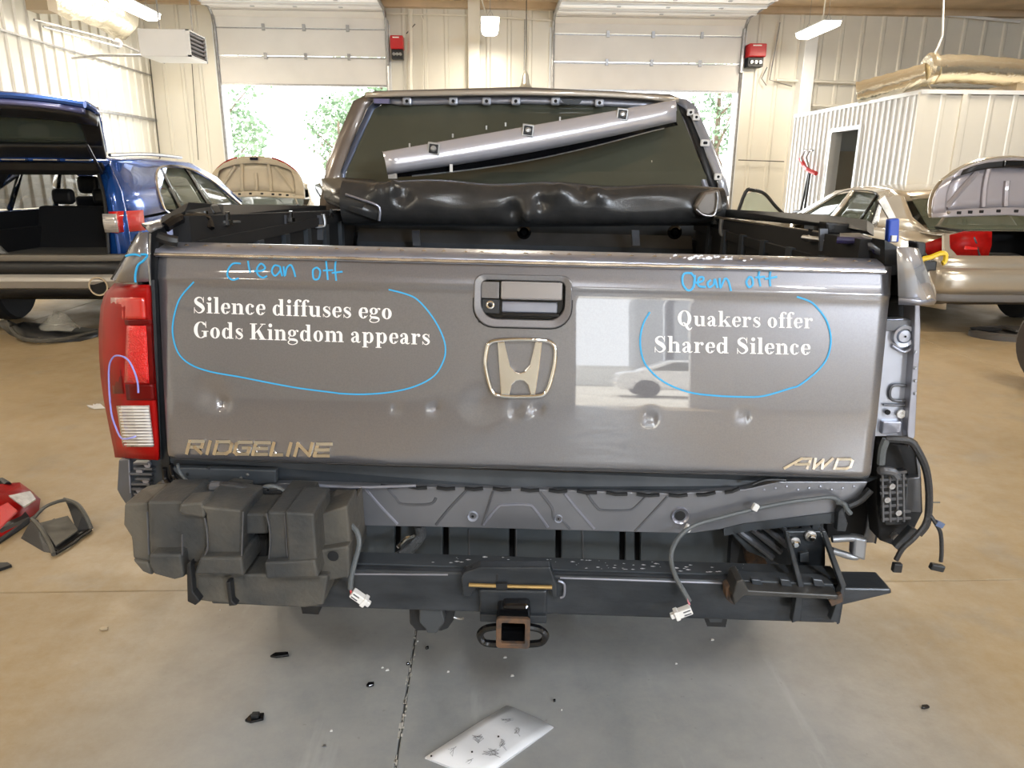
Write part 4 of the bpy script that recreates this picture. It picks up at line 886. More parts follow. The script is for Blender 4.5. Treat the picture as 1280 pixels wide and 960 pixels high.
def glyph_mesh(items):
    polys = []
    for it in items:
        if it[0] == 'b': _, a, b_, c, d = it; polys.append([(a, b_), (c, b_), (c, d), (a, d)])
        elif it[0] == 'p': polys.append(it[1])
        elif it[0] == 'd': polys.append([(it[1] + it[3] * math.cos(k * math.pi / 8), it[2] + it[3] * math.sin(k * math.pi / 8)) for k in range(16)])
        elif it[0] == 'o':
            _, cx, cy, rx, ry, a0, a1, tw, tn = it; n = max(6, int((a1 - a0) / 12)); O = []; I = []
            for k in range(n + 1):
                a = R(a0 + (a1 - a0) * k / n); O.append((cx + rx * math.cos(a), cy + ry * math.sin(a))); I.append((cx + (rx - tw) * math.cos(a), cy + (ry - tn) * math.sin(a)))
            for k in range(n): polys.append([O[k], O[k + 1], I[k + 1], I[k]])
        else:
            P = catmull([V(*q) for q in it[1]], 4); L_ = []; R_ = []
            for i, p in enumerate(P):
                d = P[min(i + 1, len(P) - 1)] - P[max(i - 1, 0)]; q = V(-d.y, d.x, 0).normalized() * max(p.z, .012) / 2
                L_.append((p.x + q.x, p.y + q.y)); R_.append((p.x - q.x, p.y - q.y))
            for k in range(len(P) - 1): polys.append([L_[k], L_[k + 1], R_[k + 1], R_[k]])
    return polys
def serif_line(text, A, B, cap_px, label=None, sp=.035, space=.26):
    tot = sum((GL_[c][0] + sp) if c != ' ' else space for c in text) - sp; x = 0; mb = MB(); k = (B[0] - A[0]) / tot
    for c in text:
        if c == ' ': x += space; continue
        for n_, poly in enumerate(glyph_mesh(GL_[c][1])):
            pts = []
            for u, v in poly:
                X = (x + u) * k; pts.append(G3(A[0] + X, A[1] + (B[1] - A[1]) * X / (B[0] - A[0]) - v / .70 * cap_px, .0009 + .00001 * (n_ % 7)))
            mb.add(pts, [tuple(range(len(pts)))])
        x += GL_[c][0] + sp
    return mb.build('lettering', LETTER, gate, label)
serif_line('Silence diffuses ego', (242, 391), (491, 399), 20, 'white serif lettering, upper line at left')
serif_line('Gods Kingdom appears', (242, 422), (538, 431), 20, 'white serif lettering, lower line at left')
serif_line('Quakers offer', (846, 407), (1016, 410.5), 19, 'white serif lettering, upper line at right')
serif_line('Shared Silence', (817, 440), (1013, 443.5), 20, 'white serif lettering, lower line at right')

# ---- marker writing
def mark(strokes, ox, oy, sc, r=.0022, name='marker_stroke', m=MARK, label=None):
    for s in strokes:
        P = catmull([V(ox + x / sc, oy + y / sc, 0) for x, y in s], 4)
        o = MB().tube([G3(p.x, p.y, .0012) for p in P], r, 6, flat=.3).build(name, m, gate, label, smooth=True)
    return o
mark([[(520, 425), (480, 425), (455, 455), (452, 490), (480, 512), (512, 503)], [(558, 410), (564, 445), (572, 475)], [(590, 465), (635, 462), (650, 445), (628, 425), (608, 450), (612, 482), (640, 500), (662, 490)],
      [(728, 440), (700, 435), (686, 465), (705, 490), (732, 460), (728, 440), (742, 492)], [(748, 440), (756, 492), (765, 450), (785, 432), (800, 455), (812, 496)],
      [(925, 445), (905, 460), (910, 505), (935, 505), (943, 465), (925, 445)], [(1000, 398), (976, 405), (978, 450), (985, 512)], [(958, 462), (1012, 460)], [(1056, 402), (1030, 400), (1022, 450), (1030, 516)], [(1005, 475), (1062, 468)]], 180, 230, 4.267, label='blue marker words on the left of the tailgate')
mark([[(738, 166), (697, 170), (690, 215), (712, 250), (738, 243), (752, 195), (735, 168)], [(752, 175), (745, 238)], [(755, 215), (790, 205), (793, 187), (772, 190), (768, 228), (805, 235)], [(832, 200), (815, 215), (822, 236), (845, 222), (850, 195), (862, 240)],
      [(875, 190), (878, 240), (900, 195), (918, 205), (930, 255)], [(1022, 185), (1008, 210), (1020, 236), (1040, 222), (1036, 190), (1020, 185)], [(1078, 140), (1070, 180), (1078, 232)], [(1052, 188), (1102, 184)], [(1132, 142), (1125, 185), (1127, 232)], [(1100, 196), (1162, 184)]], 680, 300, 4, .0026, label='scribbled blue marker words on the right of the tailgate')
cA = [(100 + a / 4, 280 + b_ / 4) for a, b_ in ((575, 290), (510, 360), (478, 440), (465, 540), (490, 640), (550, 700), (650, 738), (800, 765), (950, 795), (1100, 822), (1280, 845))] + [(400 + a / 4, 300 + b_ / 4) for a, b_ in ((100, 768), (220, 772), (360, 760), (480, 730), (570, 680), (615, 610), (628, 545), (610, 470), (560, 380), (490, 300), (430, 270), (345, 248))]
mark([cA], 0, 0, 1, .0019, 'marker_loop', label='blue marker loop around the left lettering')
cB = [(680 + a / 4, 300 + b_ / 4) for a, b_ in ((528, 360), (495, 420), (480, 500), (490, 580), (520, 640), (600, 710), (720, 760), (850, 778), (1000, 785), (1100, 780), (1230, 742))] + [(1000, 481), (1022, 463), (1034, 446), (1038, 424), (1033, 402), (1022, 386), (1012, 377), (995, 371)]
mark([cB], 0, 0, 1, .0022, 'marker_loop', label='blue marker loop around the right lettering')

# ---- left tail lamp
def lampgrid(rows, name, m, parent, y_r, y_l, pw=2.2, off=0., th=.012, n=12, label=None, u0=0., u1=1.):
    rings = []
    for (y, xl, xr, yr_) in rows:
        r_ = []
        for k in range(n + 1):
            t = u0 + (u1 - u0) * k / n; px = xl + (xr - xl) * t; py = y + (yr_ - y) * t; yl = y_r + (y_l - y_r) * (1 - t) ** pw - off; r_.append(tp(px, py, yl))
        rings.append(r_)
    return MB().loft(rings, False).build(name, m, parent, label, smooth=50, solid=th)
rowsL = [(356, 146, 187, 356), (368, 134, 188, 367), (385, 129, 188.5, 384), (410, 127, 190, 409), (440, 127, 191, 438), (470, 129, 193, 468), (500, 133, 195, 497), (530, 139, 197, 528), (555, 144, 198.5, 556), (571, 147, 199, 574)]
lampL = lampgrid(rowsL, 'tail_lamp', RED_L, truck, -.005, .14, 3, label='red tail lamp at the left corner')
MB().loft([[tp(190, 350, .02), tp(199, 575, .02)], [tp(190, 350, .16), tp(199, 575, .16)]], False).build('lamp_body', BLK_P, lampL, solid=.01)
def sub(xl0, xr0, y0, xl1, xr1, y1, name, m, off, label=None, nn=6):
    rows = [(y0 + (y1 - y0) * k / nn, xl0 + (xl1 - xl0) * k / nn, xr0 + (xr1 - xr0) * k / nn, y0 + (y1 - y0) * k / nn) for k in range(nn + 1)]
    rings = []
    for (y, a, b_, _) in rows:
        xl = 127 + 19 * abs((y - 430) / 140) ** 2; xr = 187 + 12 * (y - 356) / 218
        rings.append([tp(a + (b_ - a) * k / 6, y, -.005 + .145 * (1 - min(1, max(0, (a + (b_ - a) * k / 6 - xl) / (xr - xl)))) ** 3 - off) for k in range(7)])
    return MB().loft(rings, False).build(name, m, lampL, label, smooth=50, solid=.006)
sub(140, 181, 372, 141, 183, 399, 'lens', mat('mid_red_lens', (.55, .02, .015), .25, coat=1), .006)
sub(157, 190, 400, 158, 190, 406, 'dark_bar', RED_D, .008)
sub(160, 183, 407, 157, 187, 478, 'reflector_lens', RED_B, .010)
sub(183.5, 189, 404, 188, 193, 480, 'dark_edge', RED_D, .008)
sub(139, 153, 450, 143, 157, 492, 'dark_pocket', RED_D, .006); sub(158, 192, 480, 160, 194, 500, 'dark_bar', RED_D, .007)
cl_ = sub(147, 186, 507, 155, 192, 558, 'clear_reverse_lens', CLR_L, .012, 'ribbed clear reversing lens')
for k in range(13):
    y = 510 + k * 3.8; a = 148 + (y - 507) * .15; MB().tube([tp(a, y, .01), tp(a + 18, y, -.022), tp(a + 37, y, -.022)], .0012, 5).build('lens_rib', mat('lens_rib', (.85, .83, .8), .2), cl_)
MB().tube(catmull([tp(x, y, yl) for x, y, yl in ((147, 540, .03), (139, 515, .03), (136, 465, .03), (141, 447, .01), (151, 445, -.014), (160, 450, -.022), (167, 462, -.026), (172, 478, -.026), (173, 491, -.026))], 4), .002, 6).tube(catmull([tp(x, y, yl) for x, y, yl in ((145, 535, .035), (152, 548, .0), (165, 547, -.026), (170, 545, -.026))], 4), .002, 6).build('marker_loop', MARK_V, lampL, 'violet blue marker loop on the red lens', smooth=True)

# ---- fender tops
PXf = lambda poly, yl: [tp(x, y, yl) for x, y in poly]
MB().loft([[tp(186, 290, .0), tp(186.5, 322, .0), tp(187, 352, .0)], [tp(176, 292, .02), tp(164, 322, .02), tp(149, 353, .02)], [tp(172, 294, .08), tp(157, 322, .09), tp(140, 350, .12)]], False).build('fender_cap', PAINT, truck, smooth=True, solid=.008)
MB().tube([tp(176, 291, .015), tp(160, 322, .05), tp(143, 350, .08)], .004, 6).build('fender_highlight_edge', STEEL_L, truck)
MB().tube([tp(188, 292, -.002), tp(186, 330, -.002), tp(188, 357, -.004)], .002, 5).build('door_edge_line', ZINC, truck)
MB().tube(catmull([tp(x, y, -.004) for x, y in ((176, 298 + 20), (184, 319), (179, 326), (172, 332), (169, 345), (169.5, 353))], 4), .0025, 6).tube(catmull([tp(x, y, .006) for x, y in ((157, 320), (168, 318), (179, 321))], 4), .0025, 6).build('marker_arrow', MARK, truck, 'blue marker arrow on the left corner', smooth=True)
PX([(186, 286), (196, 283), (199, 300), (196, 330), (200, 420), (206, 500), (213, 600), (203, 600), (196, 500), (190, 420), (187, 340)], .03, .04, 'gap_seal', BLK_P)
MB().loft([[tp(177, 281, .10), tp(187, 290, .0)], [tp(200, 276, .10), tp(196, 285, .0)], [tp(215, 273, .2), tp(204, 284, .05)]], False).build('corner_trim', PAINT, truck, solid=.006, smooth=True)
TUB([(200, 296, .02), (211, 300, .015), (222, 302, .02)], .012, 'gate_stop', BLK_P)
# right corner piece
MB().loft([[tp(1121, 309, -.0), tp(1122, 340, 0), tp(1123, 374, -.005)], [tp(1134, 309, -.01), tp(1142, 340, -.015), tp(1150, 376, -.02)], [tp(1145, 311, .03), tp(1156, 340, .03), tp(1167, 375, .03)], [tp(1147, 311, .12), tp(1158, 338, .13), tp(1168, 366, .14)]], False).build('fender_cap', mat('daylit_grey_paint', (.60, .62, .68), .16, .6, coat=1), truck, smooth=True, solid=.008)  # truck's grey paint lightened on this side for reflected daylight
MB().loft([[tp(1123, 372, -.01), tp(1123, 379, -.004)], [tp(1150, 374, -.024), tp(1148, 380, -.016)], [tp(1168, 374, .03), tp(1165, 380, .034)]], False).build('fender_cap_lip', STEEL_L, truck, solid=.01, smooth=True)
for x, y in ((1157, 373), (1161, 371)): MB().lathe([(.004, -.003), (.0, -.004)], tp(x, y, -.0), 'y', 8).build('rivet', CHROME, truck)
# exposed lamp pocket (right)
SILV = mat('silver_blue_primer', (.44, .47, .55), .3, .5, noise=.12, scale=8, coat=.5)
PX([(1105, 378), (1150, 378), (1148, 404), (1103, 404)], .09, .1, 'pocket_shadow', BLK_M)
PX([(1098, 400), (1144, 398), (1146, 430), (1138, 545), (1086, 545), (1092, 500), (1096, 440)], .045, .03, 'lamp_pocket_panel', SILV)
PX([(1144, 378), (1150, 378), (1151, 410), (1150, 440), (1147, 480), (1144, 545), (1136, 560), (1134, 540), (1139, 480), (1142, 440), (1143, 410)], .02, .05, 'outer_flange', STEEL_L, bevel=.002)
PX([(1102, 401), (1143, 400), (1143, 414), (1100, 414)], .036, .02, 'pocket_step', PAINT_D, bevel=.002)
c = tp(1130, 420, .035)
MB().lathe([(.024, .012), (.024, -.004), (.017, -.002), (.015, .004), (.013, -.004), (.003, -.005)], c, 'y', 24).build('round_boss', SILV, truck, smooth=35)
MB().lathe([(.0025, -.0065), (.0, -.0066)], c, 'y', 10).build('boss_hole', BLK_M, truck)
TUB([(1115, 432, .04), (1130, 440, .036), (1143, 432, .036)], .004, 'stamped_step', STEEL_L)
TUB([(1139, 440, .04), (1136, 480, .04), (1133, 505, .04)], .004, 'stamped_step', PAINT_D)
TUB([(1132, 482, .04), (1116, 482, .04), (1112, 492, .04), (1116, 500, .04), (1131, 501, .04)], .0035, 'stamped_loop', PAINT_D)
TUB([(1104, 506, .04), (1133, 507, .04)], .003, 'panel_step', PAINT_D)
MB().lathe([(.006, -.004), (.006, 0)], tp(1109, 515, .04), 'y', 12).build('panel_hole', BLK_M, truck)
MB().lathe([(.010, 0), (.010, -.004), (.005, -.005), (.004, -.001)], tp(1126, 517, .04), 'y', 16).build('white_grommet', WHITE_P, truck, smooth=30)
PX([(1104, 527), (1128, 527), (1127, 541), (1102, 543)], .032, .02, 'pocket_step', STEEL_L, bevel=.003)
for y in (440, 460, 476, 492): MB().lathe([(.004, 0), (.002, -.003), (.0, -.003)], tp(1144, y, .018), 'y', 8).build('flange_stud', SILV, truck)

# ---- body sides, bed, bulkhead
for s in (-1, 1):
    xs_ = lambda y: s * (.90 + .04 * min(1, max(0, y) / .6))
    MB().loft([[V(xs_(y) * (1 - .03 * max(0, z - 1.0)), y, z) for z in (.62, .8, 1.0, 1.2, 1.33)] for y in (.14, .3, .6, 1.0, 1.5, 1.75)], False).build('bed_side', PAINT, truck, smooth=True, solid=.02)
    MB().loft([[V(s * .90, y, 1.325), V(s * .74, y, 1.33 if s < 0 else 1.31)] for y in (.12, .8, 1.7)], False).build('bed_rail_cap', BLK_M, truck, solid=.03)
    zn, zf = (tp(232, 269, .13).z, tp(405, 265, 1.5).z) if s < 0 else (tp(1088, 296, .18).z, tp(903, 272, 1.5).z)
    MB().prism([V(s * .79, .1, .8), V(s * .79, 1.7, .8), V(s * .79, 1.7, zf), V(s * .79, .1, zn)], (-s * .04, 0, 0)).build('bed_inner_side', BLK_M, truck)
    for k in range(6): MB().b2((s * .75, .25 + k * .23, 1.0), (s * .735, .29 + k * .23, min(zn, zf) - .03)).build('bed_side_rib', BLUEBLK, truck)
    for y in (.95, 4.15):
        mbw = MB(); wheel(truck, s * .80, y, .37, .245, s)
MB().b2((-.74, .1, .78), (.74, 1.72, .82)).build('bed_floor', BLK_P, truck)
MB().b2((-.76, 1.66, .8), (.76, 1.72, 1.26)).build('bed_bulkhead', BLUEBLK, truck, bevel=.02)
MB().loft([[V(x, y, z) for x in (-.72, .72)] for y, z in ((1.62, 1.10), (1.60, 1.17), (1.60, 1.22), (1.64, 1.27))], False).build('bulkhead_step', BLUEBLK, truck, solid=.01)
for x in (520, 795): PX([(x - 5, 288), (x + 4, 288), (x + 5, 307), (x - 4, 307)], 1.50, .02, 'cover_bracket', PAINT_D)
for x in (655, 843):
    c = tp(x, 290, 1.55); MB().lathe([(.03, 0), (.03, -.01), (.02, -.02), (.012, -.005), (.012, -.02), (0, -.02)], c, 'y', 16).build('tie_down', BLK_G, truck, smooth=30)
# left rail hardware
MB().loft([[tp(205, 283, .10), tp(205, 275, .12)], [tp(232, 268, .12), tp(232, 256, .14)], [tp(275, 270, .45), tp(275, 257, .5)], [tp(405, 264, 1.5), tp(405, 258, 1.5)]], False).build('rail_cover', BLK_P, truck, solid=.02)
TUB([(207, 284, .06), (225, 274, .1), (255, 272, .2), (262, 286, .2)], .012, 'rail_end_cap', BLK_G)
MB().loft([[tp(258, 270, .28), tp(262, 273, .25)], [tp(420, 263, 1.45), tp(420, 265, 1.45)]], False).build('cover_track', ZINC, truck, solid=.006)
PX([(225, 257), (262, 255), (270, 268), (226, 270)], .35, .05, 'stake_cover', BLK_P, bevel=.006)
for x, a, yl in ((273, 12, .30), (354, 8, .75), (400, 7, 1.1)):
    PX([(x - a / 2, 269), (x + a / 2, 269), (x + a / 2, 300), (x - a / 2, 300)], yl, .01, 'clamp_leg', PAINT_D)
TUB([(352, 272, .75), (352, 290, .75), (333, 291, .74), (329, 297, .73)], .006, 'z_clamp', ZINC); TUB([(404, 268, 1.1), (405, 282, 1.1), (388, 284, 1.08), (386, 294, 1.08)], .007, 'z_clamp', ZINC)
for x, y, yl in ((285, 275, .3), (258, 274, .27), (364, 272, .75), (414, 268, 1.2)):
    b_ = MB().lathe([(.012, -.012), (.012, .0), (.006, .0), (.006, .02)], tp(x, y, yl), 'z', 6).build('clamp_bolt', CHROME, truck)
MB().loft([[tp(270, 276, .27), tp(270, 279, .27)], [tp(300, 276, .33), tp(300, 278, .33)]], False).build('clamp_plate', ZINC, truck, solid=.006)
# right rail hardware
MB().loft([[tp(1088, 292, .18), tp(1088, 278, .22)], [tp(1035, 282, .45), tp(1035, 270, .5)], [tp(903, 271, 1.5), tp(903, 262, 1.5)]], False).build('rail_cover', BLK_P, truck, solid=.02)
MB().loft([[tp(1036, 294, .33), tp(1036, 291, .33)], [tp(885, 271, 1.4), tp(885, 269, 1.4)]], False).build('cover_track', mat('gold_grey_track', (.42, .36, .28), .3, .8), truck, solid=.006)
PX([(1032, 277), (1066, 280), (1082, 294), (1034, 293)], .30, .05, 'stake_cover', BLK_P, bevel=.006)
MB().loft([[tp(1050, 295, .2), tp(1050, 302, .16)], [tp(1075, 295, .16), tp(1078, 304, .12)], [tp(1098, 305, .1), tp(1100, 316, .06)]], False).build('rail_end_cap', PAINT_D, truck, solid=.015, smooth=True)
TUB([(1046, 300, .15), (1085, 303, .12), (1096, 314, .08)], .008, 'purple_edge', mat('violet_edge', (.02, .015, .06), .4))
for x, a, yl in ((952, 7, .85), (1030, 10, .3)): PX([(x - a / 2, 286), (x + a / 2, 286), (x + a / 2, 314), (x - a / 2, 314)], yl, .01, 'clamp_leg', PAINT_D)
TUB([(902, 274, 1.2), (902, 293, 1.2), (919, 295, 1.18), (920, 308, 1.18)], .008, 'z_clamp', ZINC); TUB([(951, 284, .85), (954, 303, .85), (975, 306, .8)], .007, 'z_clamp', ZINC)
for x, y, yl in ((942, 284, .95), (893, 276, 1.3), (1012, 296, .38)): MB().lathe([(.012, -.012), (.012, .0), (.006, .0), (.006, .02)], tp(x, y, yl), 'z', 6).build('clamp_bolt', CHROME, truck)
TUB([(1004, 297, .38), (1020, 299, .33), (1042, 301, .28), (1048, 297, .25)], .007, 'spring_clip', ZINC)
PX([(1106, 300), (1121, 308), (1121, 332), (1106, 330)], .04, .06, 'hinge_corner', BLK_P)

# ---- rolled soft cover
base = 1.40; N_ = 110; rings = []
rg = random.Random(11)
for k in range(N_ + 1):
    t = k / N_; px = 432 + (900 - 432) * t; top = 224 + 9 * t + 2 * math.sin(t * 20); bot = 284 - 4 * abs(t - .5); c = tp(px, (top + bot) / 2, base); rz_ = (tp(px, top, base).z - tp(px, bot, base).z) / 2
    ring = []
    for q in range(32):
        a = 2 * math.pi * q / 32; w_ = 0.
        for (t0, a0, s_, d_) in ((.10, 4.0, .022, .012), (.135, 3.9, .015, .016), (.165, 4.3, .02, -.014), (.45, 5.0, .02, -.014), (.485, 5.1, .016, .018), (.52, 4.6, .02, -.012), (.57, 4.0, .03, .013), (.63, 3.8, .012, -.010), (.67, 4.0, .02, .010), (.31, 4.4, .06, -.004), (.78, 4.6, .1, -.005), (.95, 4.4, .03, -.012)):
            aa = abs((a - math.pi * 1.5) - a0) if False else abs(((a - (-math.pi / 2) - a0 * (1 if a0 < 3 else 1)) + math.pi) % (2 * math.pi) - math.pi)
            w_ += 1.7 * d_ * math.exp(-((t - t0) / s_) ** 2 - (aa / .4) ** 2)
        ry = .095; z = math.sin(a) * (rz_ + w_) ; y = math.cos(a) * (ry + w_ * 1.5)
        ring.append(c + V(0, y, z))
    rings.append(ring)
roll = MB().loft(rings).build('rolled_soft_cover', VINYL, truck, smooth=80, label='rolled black vinyl bed cover')
MB().loft([[tp(402, 224, 1.52), tp(432, 223, 1.50), tp(470, 226, 1.45)], [tp(405, 248, 1.38), tp(432, 245, 1.32), tp(474, 262, 1.3)], [tp(410, 254, 1.33), tp(440, 265, 1.3), tp(475, 277, 1.3)]], False).build('cover_flap', VINYL, roll, smooth=True, solid=.008)
TUB([(432, 243, 1.30), (450, 249, 1.285), (470, 256, 1.28), (475, 263, 1.28), (474, 276, 1.28)], .005, 'cover_piping', STEEL_L, roll)
PX([(868, 258), (880, 240), (900, 236), (905, 262), (885, 272), (872, 268)], 1.28, .1, 'end_bracket', mat('warm_grey_bracket', (.2, .18, .16), .3, .5), roll, bevel=.012)
TUB([(870, 262, 1.26), (880, 269, 1.26), (893, 268, 1.27), (897, 250, 1.27), (896, 240, 1.27)], .004, 'bracket_wire', ZINC, roll)

# ---- cab
yb, yt = 1.78, 1.98
CABM = mat('cab_grey_paint', (.24, .22, .21), .3, .5, coat=.8)
def cab(px, py, k): return tp(px, py, yb + (yt - yb) * k)
glass = MB().add([cab(430, 245, 0), cab(433, 215, .15), cab(468, 137, .9), cab(480, 130, 1), cab(846, 130, 1), cab(880, 215, .2), cab(895, 245, 0)], [(0, 1, 2, 3, 4, 5, 6)]).build('rear_window', GLASS_D, truck, solid=.006)
gi = cab(400, 250, 0)
# cabin body behind the glass
MB().loft([[cab(402, 270, 0) + V(0, .05, 0), cab(408, 205, .3) + V(0, .05, 0), cab(443, 128, .95) + V(0, .03, 0), cab(468, 117, 1.02) + V(0, .03, 0), cab(650, 112, 1.02) + V(0, .03, 0), cab(838, 121, 1.02) + V(0, .03, 0), cab(866, 132, .95) + V(0, .03, 0), cab(902, 205, .3) + V(0, .05, 0), cab(912, 270, 0) + V(0, .05, 0)],
           [V(p.x * 1.0, 3.0, p.z + (.0 if p.z < 1.7 else -.01)) for p in [cab(402, 270, 0), cab(408, 205, .3), cab(443, 128, .95), cab(468, 117, 1.02), cab(650, 112, 1.02), cab(838, 121, 1.02), cab(866, 132, .95), cab(902, 205, .3), cab(912, 270, 0)]]], False).build('cab_shell', CABM, truck, smooth=True, solid=.03)
MB().b2((-.80, 1.80, 1.0), (.80, 1.83, 1.46)).build('cab_back_wall', BLUEBLK, truck)
MB().b2((-.85, 1.8, .5), (.85, 4.9, 1.15)).build('cab_lower_body', PAINT, truck, bevel=.06)
MB().loft([[V(x, 3.0, 1.72) for x in (-.6, .6)], [V(x, 3.8, 1.2) for x in (-.72, .72)]], False).build('windscreen', GLASS_D, truck, solid=.01)
MB().loft([[V(x, y, z) for x in (-.78, -.4, .4, .78)] for y, z in ((3.75, 1.2), (4.6, 1.12), (5.1, 1.0), (5.15, .6))], False).build('hood', PAINT, truck, smooth=True, solid=.03)
for s in (-1, 1): MB().b2((s * .60, 2.4, 1.12), (s * .2, 2.55, 1.5)).b2((s * .52, 2.4, 1.5), (s * .28, 2.5, 1.66)).build('cabin_seat', BLK_P, truck, bevel=.04)
# left pillar: outer brown-grey face + blue-grey inner flange
MB().loft([[cab(399, 262, -.05), cab(406, 222, .1), cab(421, 180, .5), cab(441, 130, .95), cab(460, 117, 1.05), cab(470, 117, 1.05)], [cab(425, 262, -.05), cab(426, 215, .1), cab(438, 183, .5), cab(459, 134, .95), cab(469, 124, 1.03), cab(475, 122, 1.03)]], False).build('pillar', mat('cab_pillar_paint', (.21, .18, .16), .32, .4, coat=.8), truck, smooth=True, solid=.02)
MB().loft([[cab(426, 240, 0), cab(427, 215, .12), cab(439, 183, .5), cab(460, 136, .95), cab(471, 124, 1.02)], [cab(431, 240, .02), cab(432, 216, .13), cab(448, 183, .52), cab(470, 138, .95), cab(476, 131, 1.0)]], False).build('inner_flange', mat('blue_grey_flange', (.10, .13, .21), .3, .5, coat=.5), truck, smooth=True, solid=.015)
# roof edge: top lip and the exposed channel with clip holes
roofp = [(460, 117), (500, 116), (560, 115), (650, 114), (740, 116), (800, 119), (845, 123)]
MB().loft([[cab(x, y, 1.0) + V(0, .03, .0) for x, y in roofp], [cab(x, y + 1, 1.0) + V(0, -.05, 0) for x, y in roofp], [cab(x, y + 6.5, 1.0) + V(0, -.06, 0) for x, y in roofp]], False).build('roof_lip', mat('roof_edge_paint', (.45, .40, .34), .3, .4, coat=.8), truck, smooth=True, solid=.01)
MB().loft([[cab(x, y + 6.5, 1.0) + V(0, -.02, 0) for x, y in roofp], [cab(x, y + 12 if x > 470 else y + 7, 1.0) + V(0, -.015, 0) for x, y in roofp], [cab(x, y + 16 if x > 470 else y + 8, 1.0) + V(0, -.02, 0) for x, y in roofp]], False).build('roof_channel', STEEL_L, truck, solid=.01, smooth=True)
for x in (511, 568, 609, 645, 694, 748, 835):
    y = 128 + (2 if x > 740 else 0); c = cab(x, y, 1.0) + V(0, -.045, 0)
    q = MB().box(c, (.042, .02, .034)).build('clip_pad', SILV, truck, bevel=.008); MB().lathe([(.0075, -.013), (.0075, -.009)], c, 'y', 10).build('clip_hole', BLK_M, q)
PX([(701, 124), (728, 125), (724, 130), (706, 130)], 1.90, .01, 'roof_patch', BLUEBLK)
MB().box(cab(480, 128, 1.0) + V(0, -.05, 0), (.07, .02, .02)).build('violet_clip', mat('violet_tape', (.16, .15, .28), .5), truck)
# right pillar with clip holes
MB().loft([[cab(843, 123, 1.05), cab(858, 125, 1.02), cab(870, 134, .92), cab(890, 180, .5), cab(906, 222, .12), cab(911, 245, 0)], [cab(846, 130, 1.0), cab(856, 136, .96), cab(863, 146, .88), cab(880, 186, .48), cab(897, 226, .1), cab(900, 245, 0)]], False).build('pillar_flange', SILV, truck, smooth=True, solid=.015)
MB().loft([[cab(846, 130, 1.0), cab(856, 137, .96), cab(863, 147, .88), cab(880, 187, .48), cab(897, 240, 0)], [cab(845, 134, .98), cab(850, 140, .94), cab(857, 150, .86), cab(873, 190, .46), cab(888, 240, 0)]], False).build('pillar_groove', BLK_P, truck, smooth=True, solid=.01)
MB().loft([[cab(845, 134, .98), cab(850, 141, .94), cab(856, 151, .86), cab(871, 192, .46), cab(888, 240, 0)], [cab(843, 137, .98), cab(846, 144, .94), cab(851, 155, .86), cab(866, 195, .46), cab(880, 240, 0)]], False).build('inner_flange', STEEL_L, truck, smooth=True, solid=.01)
for x, y in ((869, 147), (881, 179), (896, 221), (862, 141), (879, 205 - 26)):
    k = 1 - (y - 123) / 120; c = cab(x, y, k) + V(0, -.02, 0); q = MB().box(c, (.035, .012, .03)).build('clip_pad', WHITE_P, truck, bevel=.006); MB().lathe([(.006, -.009), (.006, -.005)], c, 'y', 10).build('clip_hole', BLK_M, q)
# scrapes of adhesive on the glass
for pts in (((459, 203), (454, 213), (452, 221)), ((814, 201), (815, 212)), ((633, 219), (635, 224), (631, 225)), ((656, 223), (670, 224), (686, 223))):
    MB().tube([cab(x, y, (245 - y) / 115) + V(0, -.012, 0) for x, y in pts], .006, 6, flat=.4).build('adhesive_scrap', mat('old_adhesive', (.55, .53, .4), .8), glass)
# ---- sill under the tailgate, stamped rear panel
MB().loft([[tp(205, 572, .04), tp(650, 588, .04), tp(1098, 596, .04)], [tp(210, 598, .05), tp(650, 609, .03), tp(1075, 606, .05)], [tp(212, 612, .03), tp(650, 612, .02), tp(1070, 616, .03)]], False).build('gate_sill', BLUEBLK, truck, solid=.01)
PANEL = [(212, 606), (360, 604), (460, 607), (650, 611), (840, 617), (930, 612), (975, 602), (1085, 602), (1074, 622), (1060, 632), (1052, 650), (1040, 655), (930, 655), (900, 662), (860, 667), (740, 664), (600, 660), (440, 657), (300, 640), (215, 620)]
PX(PANEL, .012, .02, 'rear_panel', mat('stamped_steel_panel', (.20, .205, .225), .34, .55, noise=.15, scale=5, coat=.4), bevel=.002)
PX([(905, 661), (930, 655), (1050, 640), (1052, 652), (1020, 656), (940, 663), (905, 670)], .008, .03, 'panel_lower_edge', BLUEBLK)
mb_ribs = [[(457, 611), (475, 632), (497, 655)], [(484, 611), (494, 622), (503, 630), (537, 630), (545, 622)], [(583, 613), (562, 635), (545, 656)], [(616, 614), (603, 656)], [(604, 656), (622, 634), (632, 631), (660, 631), (669, 637), (685, 659)],
           [(675, 615), (690, 635), (692, 648), (702, 651), (712, 661)], [(706, 617), (722, 637), (743, 661)], [(734, 618), (746, 634), (755, 638), (784, 638), (794, 634), (807, 621)], [(834, 621), (812, 645), (794, 664)]]
for i, rb in enumerate(mb_ribs):
    TUB([(x, y, .012) for x, y in rb], .0035, 'stamped_rib', STEEL_L if i in (0, 4, 6) else PAINT_D, k=4, n=6)
for x, y, r in ((443, 632, .021), (850, 644, .022), (591, 645, .013), (698, 648, .010)):
    c = tp(x, y, .012); bs = MB().lathe([(r, .001), (r * .92, -.006), (r * .7, -.003), (r * .6, .002)], c, 'y', 24).build('panel_boss', STEEL_L if r > .02 else SILV, truck, smooth=35)
    MB().lathe([(r * (.55 if r > .02 else .25), -.003), (0, -.0031)], c, 'y', 18, False).build('boss_hole', BLK_M, bs)
segs = [(470, 607.5), (505, 608.5), (540, 610), (575, 611), (610, 611), (645, 612), (680, 613), (715, 614), (752, 616), (790, 618), (830, 619), (865, 619), (900, 616), (930, 611)]
